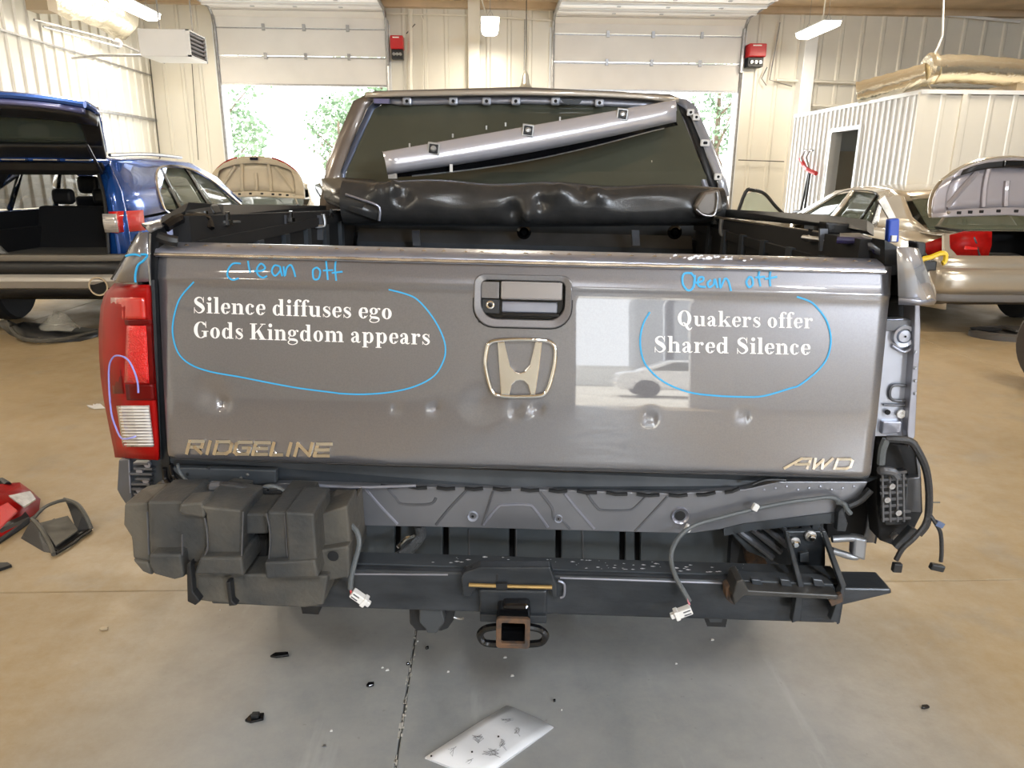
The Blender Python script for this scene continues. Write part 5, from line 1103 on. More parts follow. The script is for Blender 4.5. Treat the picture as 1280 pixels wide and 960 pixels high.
for i in range(len(segs) - 1):
    (x0_, y0_), (x1_, y1_) = segs[i], segs[i + 1]; a = x0_ + 6; b_ = x1_ - 6
    MB().tube([tp(a, y0_ - .5, .006), tp((a + b_) / 2, (y0_ + y1_) / 2 + .8, .004), tp(b_, y1_ - .5, .006)], .005, 6).build('seal_tab', BLK_P, truck)
TUB([(940, 606, .0), (958, 600, .0), (982, 600, .0)], .004, 'seal_end', BLK_P)
for k in range(9): MB().lathe([(.003, -.002), (0, -.003)], tp(955 + k * 14, 612 - (k % 3) * 2, .012), 'y', 6).build('spot_weld', STEEL_L, truck)
TUB([(372, 604, .0), (400, 607, -.002), (450, 609, .0), (520, 607, .004)], .004, 'worn_seam', STEEL_L)

# ---- dark undercover with slots, behind the beam
US = [430, 497, 557, 640, 698, 778, 797, 925]
PX([(425, 640), (935, 645), (935, 740), (425, 735)], .19, .02, 'undercover_shadow', BLK_M)
for i in range(len(US) - 1):
    a, b_ = US[i] + (3.5 if i else 0), US[i + 1] - 3.5
    PX([(a, 640), (b_, 642), (b_, 735), (a, 732)], .14, .02, 'undercover_panel', mat('slate_undercover', (.075, .088, .098), .5, .1, noise=.25, scale=6), bevel=.004)
for x in (586, 645, 728): TUB([(x, 662, .138), (x + 1, 705, .138)], .002, 'undercover_crease', PAINT_D)
MB().b2((-.8, .23, .45), (.8, 4.8, .62)).build('underbody', BLK_M, truck)
TUB([(524, 657, .1), (526, 668, .1), (520, 678, .09), (508, 690, .07), (492, 700, .03)], .014, 'ribbed_drain_hose', mat('ribbed_grey_hose', (.13, .135, .14), .4, bump=1, bscale=300))
TUB([(497, 684, .04), (507, 674, .06), (517, 669, .075)], .005, 'bare_metal_edge', CHROME)

# ---- tow beam
y0b = -.10; zt_ = tp(700, 719, y0b).z; zb_ = tp(700, 769, y0b).z; xL, xR = tp(262, 740, y0b).x, tp(1052, 740, y0b).x
beam = MB().b2((xL, y0b, zb_), (xR, y0b + .075, zt_)).build('tow_beam', BEAM_M, truck, bevel=.006)
MB().b2((xL, y0b + .02, zt_), (xR, y0b + .07, zt_ + .004)).build('beam_top_weld', BLUEBLK, beam)
TUB([(430, 717, -.098), (560, 718, -.098)], .003, 'worn_edge', STEEL_L, beam); TUB([(700, 722, -.098), (915, 729, -.098)], .003, 'worn_edge', STEEL_L, beam)
rg = random.Random(9); mb = MB()
for k in range(70):
    x = rg.uniform(xL + .5, xR - .2); y = y0b + rg.uniform(.025, .065); s = rg.uniform(.001, .006)
    mb.add([V(x - s, y, zt_ + .0045), V(x, y - s * .5, zt_ + .0045), V(x + s * 1.5, y, zt_ + .0046), V(x, y + s * .6, zt_ + .0045)], [(0, 1, 2, 3)])
mb.build('chipped_specks', SCRATCH, beam, kind='stuff')
PX([(1052, 735), (1114, 736), (1115, 742), (1052, 757)], -.095, .075, 'beam_end', BEAM_M, bevel=.004, label='scuffed right end of the tow beam')
# hitch
PX([(580, 716), (600, 709), (688, 709), (697, 735), (697, 748), (690, 748), (688, 738), (594, 736), (590, 746), (578, 746), (576, 722)], -.125, .03, 'hitch_saddle', BEAM_M, bevel=.004)
TUB([(586, 731, -.13), (640, 733, -.13), (690, 734, -.13)], .0045, 'brass_bar', BRASS); PX([(620, 730), (634, 730), (634, 737), (620, 737)], -.135, .01, 'bar_clip', BLK_P)
for x, y, r in ((593, 714, .014), (622, 716, .016), (641, 712, .014), (646, 718, .011), (676, 716, .013), (632, 722, .01)): MB().lathe([(r, -.012), (r, .006), (r * .5, .012)], tp(x, y, -.11), 'z', 8).build('top_bolt', BLK_P, truck, bevel=.002)
PX([(598, 737), (684, 738), (683, 780), (600, 778)], -.12, .12, 'hitch_carrier', BEAM_M, bevel=.006); PX([(600, 768), (683, 770), (683, 780), (600, 778)], -.13, .14, 'carrier_flange', BEAM_M, bevel=.003)
TUB([(698, 726, -.11), (705, 730, -.11), (705, 744, -.11), (700, 747, -.11)], .003, 'weld_mark', STEEL_L)
PX([(628, 757), (662, 757), (664, 776), (626, 776)], -.15, .14, 'receiver_collar', BLK_G, bevel=.008)
def px_rr(xa, xb, ya, yb, r, yl):
    a = tp(xa, (ya + yb) / 2, yl); b_ = tp(xb, (ya + yb) / 2, yl); c = tp((xa + xb) / 2, yb, yl); d = tp((xa + xb) / 2, ya, yl); return rrect(a.x, b_.x, c.z, d.z, r, yl, 4)
oo = px_rr(620, 662.5, 774, 811, .008, -.19); ii = px_rr(626.5, 656, 779.5, 805, .004, -.19)
MB().ring(oo, ii, (0, .012, 0)).build('receiver_lip', RUST, truck, 'rusty lip of the square receiver', bevel=.002)
MB().ring([p + V(0, .012, 0) for p in oo], [p + V(0, .012, 0) for p in ii], (0, .2, 0)).build('receiver_tube', BLK_G, truck)
MB().loft([[p + V(0, .19, 0) for p in ii], [p + V(0, .2, 0) for p in ii]]).build('receiver_back', RUST, truck)
for pts in (((622, 783), (606, 786), (600, 794), (606, 803), (622, 805)), ((660, 783), (676, 787), (682, 795), (676, 803), (660, 805))):
    TUB([(x, y, -.11) for x, y in pts], .0085, 'chain_loop', BLK_G)
# trailer socket
PX([(511, 757), (567, 757), (567, 776), (560, 786), (552, 789), (520, 789), (512, 780)], -.06, .08, 'socket_bracket', BLK_P, bevel=.004)
PX([(524, 760), (552, 760), (556, 778), (550, 786), (546, 792), (534, 792), (531, 786), (524, 779)], -.085, .03, 'socket_cap', mat('slate_plastic', (.05, .055, .06), .5), bevel=.004)
TUB([(567, 771, -.06), (573, 773, -.06), (579, 773, -.065)], .003, 'socket_pin', ZINC)
for x in (895,): PX([(878, 767), (911, 767), (907, 784), (884, 783)], -.02, .05, 'beam_foot', BLK_P); 
PX([(884, 770), (904, 770), (902, 778), (888, 778)], -.025, .004, 'foot_slot', BLUEBLK)
PX([(375, 752), (400, 754), (398, 768), (378, 767)], -.04, .05, 'beam_foot', BLK_P)

# ---- foam/plastic absorber at left
ab = bpy.data.objects.new('bumper_absorber', None); COL.objects.link(ab); ab.parent = truck; ab['label'] = 'dusty ribbed black absorber block at the left of the beam'
def A(poly, yl, th, name='absorber_block', m=FOAM, bev=.005): return PX(poly, yl, th, name, m, ab, bevel=bev)
A([(158, 640), (430, 640), (438, 660), (440, 712), (420, 735), (300, 742), (190, 705), (165, 680)], -.10, .16)
A([(155, 630), (184, 628), (186, 652), (187, 704), (166, 698), (164, 672), (154, 656)], -.13, .1)
A([(184, 627), (226, 627), (250, 640), (258, 650), (259, 665), (258, 695), (248, 703), (228, 702), (225, 693), (187, 693)], -.17, .12)
A([(186, 693), (226, 693), (230, 722), (218, 725), (192, 718), (186, 706)], -.20, .14)
A([(225, 630), (252, 628), (256, 636), (256, 648), (228, 644), (222, 640)], -.19, .06)
A([(247, 632), (302, 638), (302, 697), (250, 699), (259, 682), (257, 642)], -.19, .13)
A([(250, 697), (302, 697), (305, 720), (242, 718)], -.215, .16)
A([(236, 716), (410, 720), (404, 757), (380, 760), (330, 758), (262, 753), (240, 750)], -.19, .14)
A([(302, 642), (334, 642), (335, 668), (304, 668)], -.16, .1)
A([(304, 668), (334, 668), (334, 716), (306, 716)], -.115, .04, 'deep_pocket', BLK_M)
A([(334, 640), (358, 640), (360, 706), (336, 700)], -.20, .12); A([(356, 640), (392, 642), (396, 700), (360, 704)], -.215, .13)
A([(330, 703), (394, 700), (398, 722), (332, 724)], -.22, .14)
A([(392, 646), (434, 632), (438, 680), (398, 690)], -.15, .09); A([(397, 688), (436, 682), (437, 722), (400, 728)], -.17, .11)
A([(431, 640), (438, 636), (442, 690), (434, 724), (430, 722)], -.12, .12)
MB().lathe([(.012, -.004), (.01, 0)], tp(417, 694, -.172), 'y', 16).build('absorber_hole', BLK_M, ab)
for poly in ([(184, 627), (210, 618), (245, 615), (226, 627)], [(248, 632), (275, 615), (300, 618), (302, 638)], [(334, 640), (352, 618), (385, 620), (392, 640)], [(155, 630), (168, 624), (200, 620), (184, 628)], [(392, 646), (410, 630), (434, 632)]):
    A(poly, -.10, .08, 'absorber_top', FOAM, .003)
for x0_, n_ in ((262, 9), (352, 12)):
    for k in range(n_): TUB([(x0_ + k * 4.2, 634, -.165), (x0_ + k * 4.2 + 12, 620, -.10)], .0016, 'absorber_rib', BLUEBLK, ab, 5, k=2)
for pts in (((184, 640), (186, 693)), ((256, 648), (259, 665), (259, 688), (250, 702)), ((304, 640), (302, 700)), ((333, 642), (338, 668), (336, 700)), ((356, 642), (360, 702)), ((392, 644), (396, 700)), ((228, 668), (228, 694))):
    TUB([(x, y, -.205) for x, y in pts], .002, 'worn_rib_edge', PAINT_D, ab, 5, k=3)
for poly in ([(233, 706), (238, 703), (241, 740), (250, 752), (244, 757), (234, 752)], [(282, 728), (288, 728), (290, 752), (296, 757), (286, 758)]): A(poly, -.23, .02, 'absorber_fin', BLK_P, .002)
A([(165, 700), (185, 703), (190, 720), (178, 715)], -.14, .08)
# corrugated loom over the absorber
TUB([(240, 628, -.06), (262, 610, -.07), (285, 607, -.08), (305, 611, -.08), (322, 620, -.07)], .009, 'corrugated_loom', WIRE); MB().lathe([(.014, -.012), (.014, .012)], tp(271, 609, -.075), 'x', 12).build('loom_tape', PAINT_D, truck)
TUB([(322, 617, -.04), (335, 608, -.05), (352, 612, -.05), (366, 622, -.05)], .006, 'loom_branch', WIRE_G); 
for k in range(4): MB().box(tp(330 + k * 6, 613 + (k % 2) * 3, -.055), (.018, .012, .012)).build('loom_clip', BLK_P, truck, bevel=.002)
TUB([(206, 585, .0), (208, 600, .0), (222, 612, -.02), (240, 622, -.03)], .006, 'rubber_hose', BLK_G); TUB([(214, 580, .0), (218, 597, .0), (238, 614, -.02)], .005, 'rubber_hose', BLK_G); TUB([(222, 580, .0), (226, 592, .0), (240, 608, -.02)], .004, 'rubber_hose', WIRE_G)
PX([(212, 584), (345, 588), (345, 604), (260, 612), (232, 604)], .0, .02, 'closing_panel', BLUEBLK, bevel=.003)
for x, y in ((235, 592), (261, 584), (302, 597), (310, 593)): MB().lathe([(.004, -.003), (.0, -.004)], tp(x, y, -.0), 'y', 8).build('panel_screw', ZINC if x > 290 else BLK_M, truck)
# bracket under the left lamp
PX([(148, 575), (162, 573), (165, 622), (158, 632), (150, 620), (146, 612)], .05, .06, 'corner_skin', PAINT_D, bevel=.003)
PX([(162, 573), (205, 574), (204, 600), (190, 608), (186, 625), (164, 624)], .06, .03, 'corner_bracket', BLUEBLK, bevel=.003)
for k in range(7):
    y = 578 + k * 6.4; MB().box(tp(178 + (k % 2) * 3, y, .05), (.035 + .01 * (k % 3), .02, .006)).build('bracket_rib', PAINT_D, truck, bevel=.001)
for x, y in ((176, 588), (184, 600), (176, 612), (186, 580)): MB().lathe([(.008, -.008), (.008, 0)], tp(x, y, .05), 'y', 8).build('bracket_clip', STEEL_L, truck)
TUB([(161, 575, .045), (163, 616, .045)], .002, 'corner_edge_line', STEEL_L)

# ---- sensor cables and white plugs
TUB([(437, 655, -.12), (446, 665, -.13), (449, 680, -.14), (444, 700, -.15), (439, 722, -.16), (438, 736, -.16)], .006, 'sensor_cable', WIRE_G); TUB([(438, 733, -.16), (439, 742, -.165)], .002, 'red_wire', REDBOX)
def plug(x, y, ang, yl, wires=None):
    c = tp(x, y, yl); M = Matrix.Rotation(R(ang), 3, 'Y'); mb = MB()
    mb.box(c, (.030, .018, .018), M); p = mb.build('white_plug', WHITE_P, truck, bevel=.002)
    MB().box(c + M @ V(.019, 0, 0), (.010, .022, .022), M).box(c + M @ V(.028, 0, 0), (.010, .012, .012), M).build('plug_neck', WHITE_P, p, bevel=.002)
    for k in (-1, 1): MB().box(c + M @ V(-.004, -.0095, k * .004), (.016, .002, .002), M).build('plug_slot', PAINT_D, p)
plug(447, 745, 38, -.165); plug(856, 764, 155, -.15)
TUB([(1052, 629, .0), (1040, 622, -.006), (1015, 624, -.006), (985, 628, -.006), (945, 636, -.008), (905, 646, -.01), (870, 656, -.012), (852, 668, -.03), (841, 685, -.06), (839, 702, -.08), (845, 722, -.11), (854, 738, -.13), (862, 752, -.14)], .0055, 'sensor_cable', WIRE_G)
TUB([(858, 745, -.138), (862, 756, -.145)], .0022, 'red_wire', mat('pink_wire', (.6, .2, .25), .5))
for x, y in ((860, 660), (944, 634)): MB().box(tp(x, y, -.012), (.014, .012, .016), Matrix.Rotation(.4, 3, 'Y')).build('cable_clip', WHITE_P, truck, bevel=.002)
TUB([(1046, 628, .0), (1055, 630, -.01), (1058, 636, -.01), (1063, 642, -.01)], .006, 'cable_elbow', WIRE_G)

# ---- right bracket group
PX([(910, 663), (940, 658), (1000, 650), (1030, 650), (1030, 700), (985, 712), (960, 700), (935, 690)], .05, .04, 'wheelhouse_gusset', BLUEBLK, bevel=.004)
for a, b_ in (((924, 664), (966, 697)), ((940, 661), (976, 690)), ((955, 658), (984, 682)), ((975, 656), (990, 668))):
    TUB([(*a, .045), (*b_, .045)], .008, 'gusset_rib', PAINT_D, k=3)
PX([(915, 670), (928, 668), (920, 712), (912, 712)], .08, .03, 'gusset_post', BLK_P); PX([(928, 668), (945, 680), (960, 706), (935, 706)], .10, .03, 'rusty_support', RUST)
for k in range(3): PX([(988 + 14 * k, 650), (999 + 14 * k, 648), (998 + 14 * k, 661), (987 + 14 * k, 662)], .02, .02, 'bellows_fold', BLUEBLK, bevel=.002)
PX([(984, 664), (1032, 664), (1032, 716), (992, 714)], -.02, .012, 'mount_plate', BEAM_M, bevel=.003)
for x, y in ((994, 679), (1014, 671)):
    c = tp(x, y, -.03); b_ = MB().lathe([(.013, .008), (.013, .002), (.009, .001)], c, 'y', 20).build('washer', ZINC, truck, smooth=30); MB().lathe([(.009, .001), (.009, -.007), (.006, -.009)], c, 'y', 6).build('bolt_head', CHROME, b_)
PX([(1000, 692), (1011, 690), (1011, 703), (1000, 703)], -.03, .02, 'plate_tab', BLUEBLK, bevel=.002)
PX([(981, 664), (986, 664), (1005, 733), (1002, 775), (990, 779), (998, 732)], -.14, .02, 'bracket_fin', BEAM_M, bevel=.002)
MB().loft([[tp(983, 664, -.02), tp(1004, 733, -.14), tp(1000, 776, -.14)], [tp(983, 664, -.01), tp(1002, 738, .0), tp(1000, 770, .0)]], False).build('fin_web', BEAM_M, truck, solid=.004)
PX([(1027, 664), (1033, 664), (1058, 732), (1050, 780), (1038, 776), (1052, 735)], -.15, .02, 'bracket_fin', BEAM_M, bevel=.002)
MB().loft([[tp(1030, 664, -.02), tp(1056, 733, -.15), tp(1047, 780, -.15)], [tp(1030, 664, -.01), tp(1050, 738, .0), tp(1045, 770, .0)]], False).build('fin_web', BEAM_M, truck, solid=.004)
PX([(921, 727), (928, 724), (936, 738), (1048, 744), (1047, 750), (930, 745), (918, 758), (916, 745)], -.165, .06, 'shelf_bracket', mat('worn_black_bracket', (.06, .058, .055), .4, .3, noise=.4, scale=15), bevel=.003)
PX([(924, 725), (1042, 730), (1046, 744), (930, 739)], -.13, .04, 'shelf_top', BLUEBLK, bevel=.002)
for x in (939, 975, 1016): PX([(x, 724), (x + 12, 725), (x + 16, 734), (x + 2, 733)], -.14, .012, 'shelf_rib', BEAM_M, bevel=.002)
PX([(907, 735), (918, 730), (925, 745), (917, 757), (908, 750)], -.135, .03, 'rust_patch', RUST, bevel=.003)
PX([(1036, 750), (1052, 742), (1054, 752), (1040, 758)], -.155, .01, 'rusty_weld', RUST)
# exhaust/hanger loop behind at right
TUB([(1040, 674, .1), (1068, 673, .1), (1074, 680, .1), (1070, 696, .1), (1040, 688, .1)], .009, 'tow_loop', mat('grey_aluminium', (.33, .34, .36), .4, .7), n=10)
PX([(1068, 672), (1085, 674), (1082, 702), (1066, 696)], .09, .03, 'loop_end', mat('grey_aluminium', (.33, .34, .36), .4, .7), bevel=.006)
PX([(1032, 640), (1058, 636), (1098, 618), (1100, 655), (1095, 680), (1070, 670), (1035, 672)], .16, .05, 'wheel_liner', BLK_M)
PX([(1048, 640), (1054, 634), (1060, 655), (1057, 665), (1046, 664)], -.01, .02, 'side_tab', BEAM_M, bevel=.002)
TUB([(1060, 632, .0), (1075, 625, .0), (1088, 612, .0)], .009, 'edge_seal', BLK_P)
# ---- right corner: lattice bracket, liner pocket and harness
cor = PX([(1100, 556), (1110, 550), (1148, 552), (1152, 590), (1154, 640), (1140, 668), (1122, 684), (1100, 676), (1096, 640)], .05, .06, 'corner_bracket', BLK_M, bevel=.004)
PX([(1108, 556), (1146, 556), (1150, 596), (1137, 598), (1134, 590), (1106, 588)], .035, .02, 'pocket_mouth', BLK_M, cor)
PX([(1134, 598), (1151, 596), (1152, 641), (1130, 640)], .02, .04, 'side_wing', PAINT_D, cor, bevel=.003)
PX([(1144, 556), (1149, 556), (1151, 596), (1148, 596)], .03, .04, 'wing_edge', PAINT_D, cor)
lat = mat('grey_black_lattice', (.10, .10, .105), .45)
for k in range(8):
    y = 592 + k * 8.2; x0_, x1_ = (1100 + (k > 3) * 2, 1133 - (k > 2) * 5 + (k > 5) * 10)
    TUB([(x0_, y, .005), (x1_, y - 2, .005)], .0035, 'lattice_bar', lat, cor, 5, k=1)
for x in (1103, 1112, 1121, 1129): TUB([(x, 592, .003), (x + 1, 652, .003)], .003, 'lattice_bar', lat, cor, 5, k=1)
PX([(1101, 590), (1133, 588), (1130, 640), (1138, 655), (1108, 656), (1101, 635)], .02, .02, 'lattice_back', BLK_P, cor)
for x, y in ((1114, 607), (1108, 624), (1122, 640)): MB().lathe([(.007, -.006), (.007, 0), (.003, -.006)], tp(x, y, .0), 'y', 10).build('lattice_boss', ZINC, cor)
MB().lathe([(.009, -.008), (.009, .004)], tp(1118, 670, .04), 'y', 6).build('corner_nut', ZINC, cor)
PX([(1140, 660), (1148, 663), (1125, 690), (1118, 684)], .0, .02, 'corner_foot', BEAM_M, cor, bevel=.002)
TUB([(1100, 588, .0), (1106, 588, -.01), (1116, 590, -.01), (1122, 596, -.01)], .01, 'plug_body', PAINT_D, cor)
har = TUB([(1108, 549, -.01), (1120, 549, -.015), (1138, 552, -.015), (1148, 565, -.02), (1157, 585, -.02), (1161, 610, -.02), (1161, 635, -.02), (1158, 655, -.02), (1148, 668, -.02)], .0085, 'wire_harness', WIRE, label='dangling black wiring harness at the right corner')
TUB([(1108, 549, -.01), (1103, 562, -.01), (1101, 580, -.01)], .009, 'harness_start', WIRE_G, har)
TUB([(1160, 638, -.02), (1156, 655, -.025), (1143, 672, -.03), (1128, 686, -.03), (1120, 700, -.03)], .006, 'harness_branch', WIRE, har); MB().box(tp(1121, 709, -.03), (.020, .014, .022)).build('black_plug', BLK_P, har, bevel=.002)
TUB([(1160, 640, -.02), (1170, 655, -.03), (1176, 668, -.03), (1177, 690, -.03), (1176, 702, -.03)], .0045, 'harness_branch', WIRE, har); MB().box(tp(1171, 709, -.03), (.032, .014, .016), Matrix.Rotation(.2, 3, 'Y')).build('black_plug', BLK_P, har, bevel=.003)
MB().box(tp(1174, 655, -.03), (.018, .010, .012), Matrix.Rotation(.4, 3, 'Y')).build('harness_clip', mat('blue_clip', (.1, .14, .25), .5), har); TUB([(1162, 628, -.02), (1175, 628, -.02)], .0015, 'cable_tie', WIRE_G, har, 5, k=2)

# ================================================================ LOOSE THINGS
TP = lambda x, y, yl: TRUCK @ tp(x, y, yl)
# loose trim strip laid across the cab window
def strip_thing():
    t = thing('trim_panel', 'loose lavender-grey roof trim strip lying slanted across the cab window', 'trim')
    A_, B_ = (478, 191, 1.55), (840, 126, 1.80); rings = []
    for k in range(25):
        u = k / 24; x = 478 + (845 - 478) * u; yt_ = 190 + (125 - 190) * u - 5 * math.sin(u * math.pi) * .6 + 3 * math.sin(u * math.pi); yb_ = 218 + (152 - 218) * u + 5 * math.sin(u * math.pi); yl = 1.47 + .33 * u; xs2 = 6 * (1 - u)
        P = [TP(x, yt_, yl + .06), TP(x + xs2 * .1, yt_ + 1, yl), TP(x + xs2 * .5, yt_ + (yb_ - yt_) * .35, yl - .018), TP(x + xs2 * .8, yt_ + (yb_ - yt_) * .7, yl - .02), TP(x + xs2, yb_, yl - .004)]
        rings.append(P)
    MB().loft(rings, False).build('painted_face', mat('lavender_strip_paint', (.6, .6, .66), .2, .4, coat=1.), t, smooth=60, solid=.006)
    rings = []
    for k in range(25):
        u = k / 24; x = 485 + (845 - 485) * u; yb_ = 218 + (152 - 218) * u + 5 * math.sin(u * math.pi); yl = 1.475 + .33 * u; h = 4 + 5 * math.sin(math.pi * min(1, u * 1.1))
        rings.append([TP(x, yb_ - 1, yl), TP(x + 2, yb_ + h, yl + .02)])
    MB().loft(rings, False).build('black_lower_lip', BLK_G, t, solid=.006)
    MB().tube([TP(485 + 360 * k / 24, 218 - 66 * k / 24 + 5 * math.sin(k / 24 * math.pi) + 5 + 5 * math.sin(math.pi * min(1, k / 24 * 1.1)), 1.49 + .33 * k / 24) for k in range(2, 24)], .003, 5).build('lip_edge', ZINC, t)
    for x, y, u in ((542, 186, .18), (660, 163, .5), (778, 143, .83)):
        yl = 1.47 + .33 * u - .024; c = TP(x, y, yl); q = MB().box(c, (.05, .008, .05), Matrix.Rotation(.12, 3, 'Y')).build('clip_seat', ZINC, t, bevel=.004)
        MB().box(c + V(0, -.006, 0), (.036, .006, .036), Matrix.Rotation(.12, 3, 'Y')).build('clip_frame', BLK_P, q, bevel=.003); MB().lathe([(.012, -.012), (.008, -.014), (.005, -.009)], c, 'y', 14).build('clip_grommet', ZINC, q)
    for x, y, u in ((512, 182, .1), (566, 170, .24), (608, 160, .36), (632, 156, .42), (700, 149, .6)): MB().tube([TP(x, y + 2, 1.47 + .33 * u), TP(x, y - 3, 1.47 + .33 * u)], .004, 5).build('top_stud', ZINC, t)
    MB().box(TP(491, 220, 1.48), (.035, .02, .02)).build('end_clip', ZINC, t)
    MB().box(TP(564, 210, 1.52), (.012, .012, .03)).build('white_stud', WHITE_P, t)
strip_thing()
# putty knife and clamp at the right corner
t = thing('paint_scraper', 'blue-handled scraper with pale blade upright behind the right corner', 'tool')
MB().prism([TP(1112, 274, .25), TP(1125, 273, .25), TP(1124, 303, .25), TP(1110, 303, .25)], (0, .02, 0)).build('blue_handle', mat('blue_plastic_handle', (.03, .08, .45), .35), t, bevel=.004)
MB().prism([TP(1098, 251, .255), TP(1106, 244, .255), TP(1120, 272, .255), TP(1111, 273, .255)], (0, .006, 0)).build('pale_blade', mat('pale_steel_blade', (.62, .58, .5), .4, .4, noise=.3, scale=60), t)
MB().box(TP(1117, 298, .248), (.012, .006, .014)).build('hang_hole', WHITE_P, t)
t = thing('spring_clamp', 'black clamp with yellow jaw beside the right tailgate corner', 'tool')
MB().prism([TP(1146, 302, .2), TP(1158, 303, .2), TP(1158, 321, .2), TP(1147, 320, .2)], (0, .04, 0)).build('block', BLK_P, t, bevel=.004)
MB().prism([TP(1153, 326, .2), TP(1172, 326, .2), TP(1171, 339, .2), TP(1155, 339, .2)], (0, .04, 0)).build('block', BLK_P, t, bevel=.004)
MB().tube(catmull([TP(x, y, .19) for x, y in ((1150, 324), (1162, 322), (1175, 317), (1182, 318), (1181, 327), (1178, 329))], 4), .006, 6).build('yellow_jaw', mat('yellow_plastic', (.75, .5, .02), .4), t, smooth=True)
MB().tube([TP(1150, 315, .21), TP(1160, 330, .21)], .01, 6).build('clamp_spine', BLK_P, t)
a = wx(1170, 236, 4.62)
t = MB().lathe([(.03, 0), (.03, .11), (.012, .15), (.012, .17)], (5.62, 9.3, 0), 'z', 10).build('orange_marker_cone', mat('orange_plastic', (.85, .25, .08), .5), None, 'small orange bottle beside the office corner', 'bottle', loc=(0, 0, 1.45))
bpy.data.objects.remove(t)
# loose left-behind tail lamp
def on(x, y, z=0.): return wz(x, y, z)
t = thing('loose_tail_lamp', 'loose red tail lamp lying on the floor at the left edge', 'lamp')
q = lambda x, y, z: wz(x, y, z)
MB().loft([[q(-40, 640, .02), q(-40, 612, .10), q(-20, 606, .12)], [q(0, 672, .02), q(0, 622, .10), q(4, 606, .10)], [q(26, 655, .02), q(26, 612, .08), q(24, 604, .07)], [q(48, 640, .01), q(50, 625, .03), q(38, 614, .03)]], False).build('red_lens', RED_L, t, smooth=True, solid=.01)
MB().prism([q(11, 621, .11), q(38, 615, .075), q(45, 625, .055), q(30, 635, .075)], (0, 0, .006)).build('clear_lens', CLR_L, t)
MB().prism([q(-10, 640, .10), q(10, 630, .10), q(22, 640, .07), q(0, 662, .06)], (0, 0, .008)).build('reflector_lens', RED_B, t)
MB().loft([[q(-40, 690, .0), q(-40, 660, .04), q(-40, 640, .05)], [q(0, 680, .0), q(0, 664, .03), q(0, 650, .04)], [q(36, 655, .0), q(36, 648, .02), q(30, 640, .03)]], False).build('black_housing', BLK_P, t, solid=.02)
MB().tube([q(-20, 606, .1), q(2, 602, .1), q(9, 607, .09)], .02, 8).build('rubber_grommet', BLK_P, t)
t = MB().prism([q(-15, 707, .0), q(10, 706, .0), q(15, 709, .0), q(-5, 716, .0)], (0, 0, .012)).build('black_scrap', BLK_P, None, 'thin black plastic sliver on the floor at the left edge', 'scrap')
# black lamp bracket on the floor
t = thing('corner_bracket_part', 'loose black plastic bracket cage on the floor left of the pickup', 'bracket')
BR = mat('dusty_olive_plastic', (.10, .095, .08), .6, noise=.3, scale=20)
MB().prism([q(28, 672, .0), q(68, 650, .0), q(112, 662, .0), q(72, 690, .0)], (0, 0, .008)).build('base_plate', BLK_P, t)
MB().prism([q(50, 655, .02), q(85, 646, .03), q(98, 664, .02), q(70, 684, .015)], (0, 0, .006)).build('tray_floor', BR, t)
MB().prism([q(82, 624, .10), q(90, 626, .10), q(104, 640, .07), q(114, 661, .01), q(96, 664, .01), q(93, 648, .03)], (-.012, .01, 0)).build('cheek', BLK_P, t)
MB().tube(catmull([q(80, 624, .11), q(96, 630, .10), q(107, 645, .06), q(114, 661, .012)], 5), .009, 6).build('rim', BR, t, smooth=True)
MB().prism([q(40, 648, .05), q(44, 650, .05), q(68, 692, .0), q(55, 690, .0), q(26, 673, .0)], (.012, .0, 0)).build('cheek', BLK_P, t)
MB().tube(catmull([q(40, 648, .06), q(52, 662, .05), q(62, 680, .02), q(67, 693, .01)], 5), .009, 6).build('rim', BR, t, smooth=True)
MB().tube(catmull([q(42, 648, .06), q(56, 634, .09), q(72, 627, .11), q(82, 625, .11)], 5), .008, 6).build('top_bar', BR, t, smooth=True)
MB().tube(catmull([q(70, 692, .01), q(90, 680, .01), q(100, 672, .01), q(114, 663, .01)], 4), .007, 6).build('front_bar', BLK_P, t, smooth=True)
# torn bumper piece with clear bag on it
t = thing('bumper_scrap', 'torn black bumper skin lying beside the blue SUV rear wheel', 'scrap')
MB().loft([[q(-5, 402, 0.0), q(10, 400, .10), q(12, 408, .12)], [q(12, 418, 0.), q(20, 405, .10), q(30, 403, .12)], [q(30, 427, 0.), q(40, 412, .09), q(50, 405, .10)], [q(60, 429, 0.), q(70, 417, .07), q(80, 408, .06)], [q(100, 427, 0), q(100, 418, .04), q(104, 410, .03)], [q(122, 421, 0), q(122, 417, .03), q(122, 412, .02)]], False).build('bumper_skin', BLK_P, t, smooth=60, solid=.015)
MB().tube(catmull([q(10, 404, .13), q(22, 420, .05), q(45, 426, .04), q(80, 424, .03), q(120, 415, .04)], 4), .02, 6).build('torn_edge', BR, t)
MB().prism([q(30, 408, .05), q(60, 410, .04), q(90, 418, .02), q(50, 424, .03)], (0, 0, .01)).build('foam_strip', BR, t)
t = thing('clear_bag', 'crumpled clear plastic bag on top of the torn bumper skin', 'bag', tuple(q(75, 413, .075)))
rg = random.Random(2)
MB().loft([[V(.17 * s * math.cos(a * .628) * rg.uniform(.8, 1.15), .14 * s * math.sin(a * .628) * rg.uniform(.65, 1.2), z + rg.uniform(-.03, .03)) for a in range(14)] for z, s in ((0.03, 1.), (.06, .85), (.10, .65), (.14, .4), (.17, .15))]).build('bag_film', mat('clear_film2', (.5, .5, .46), .12, alpha=.35, bump=1., bscale=25, spec=1.), t, smooth=70)
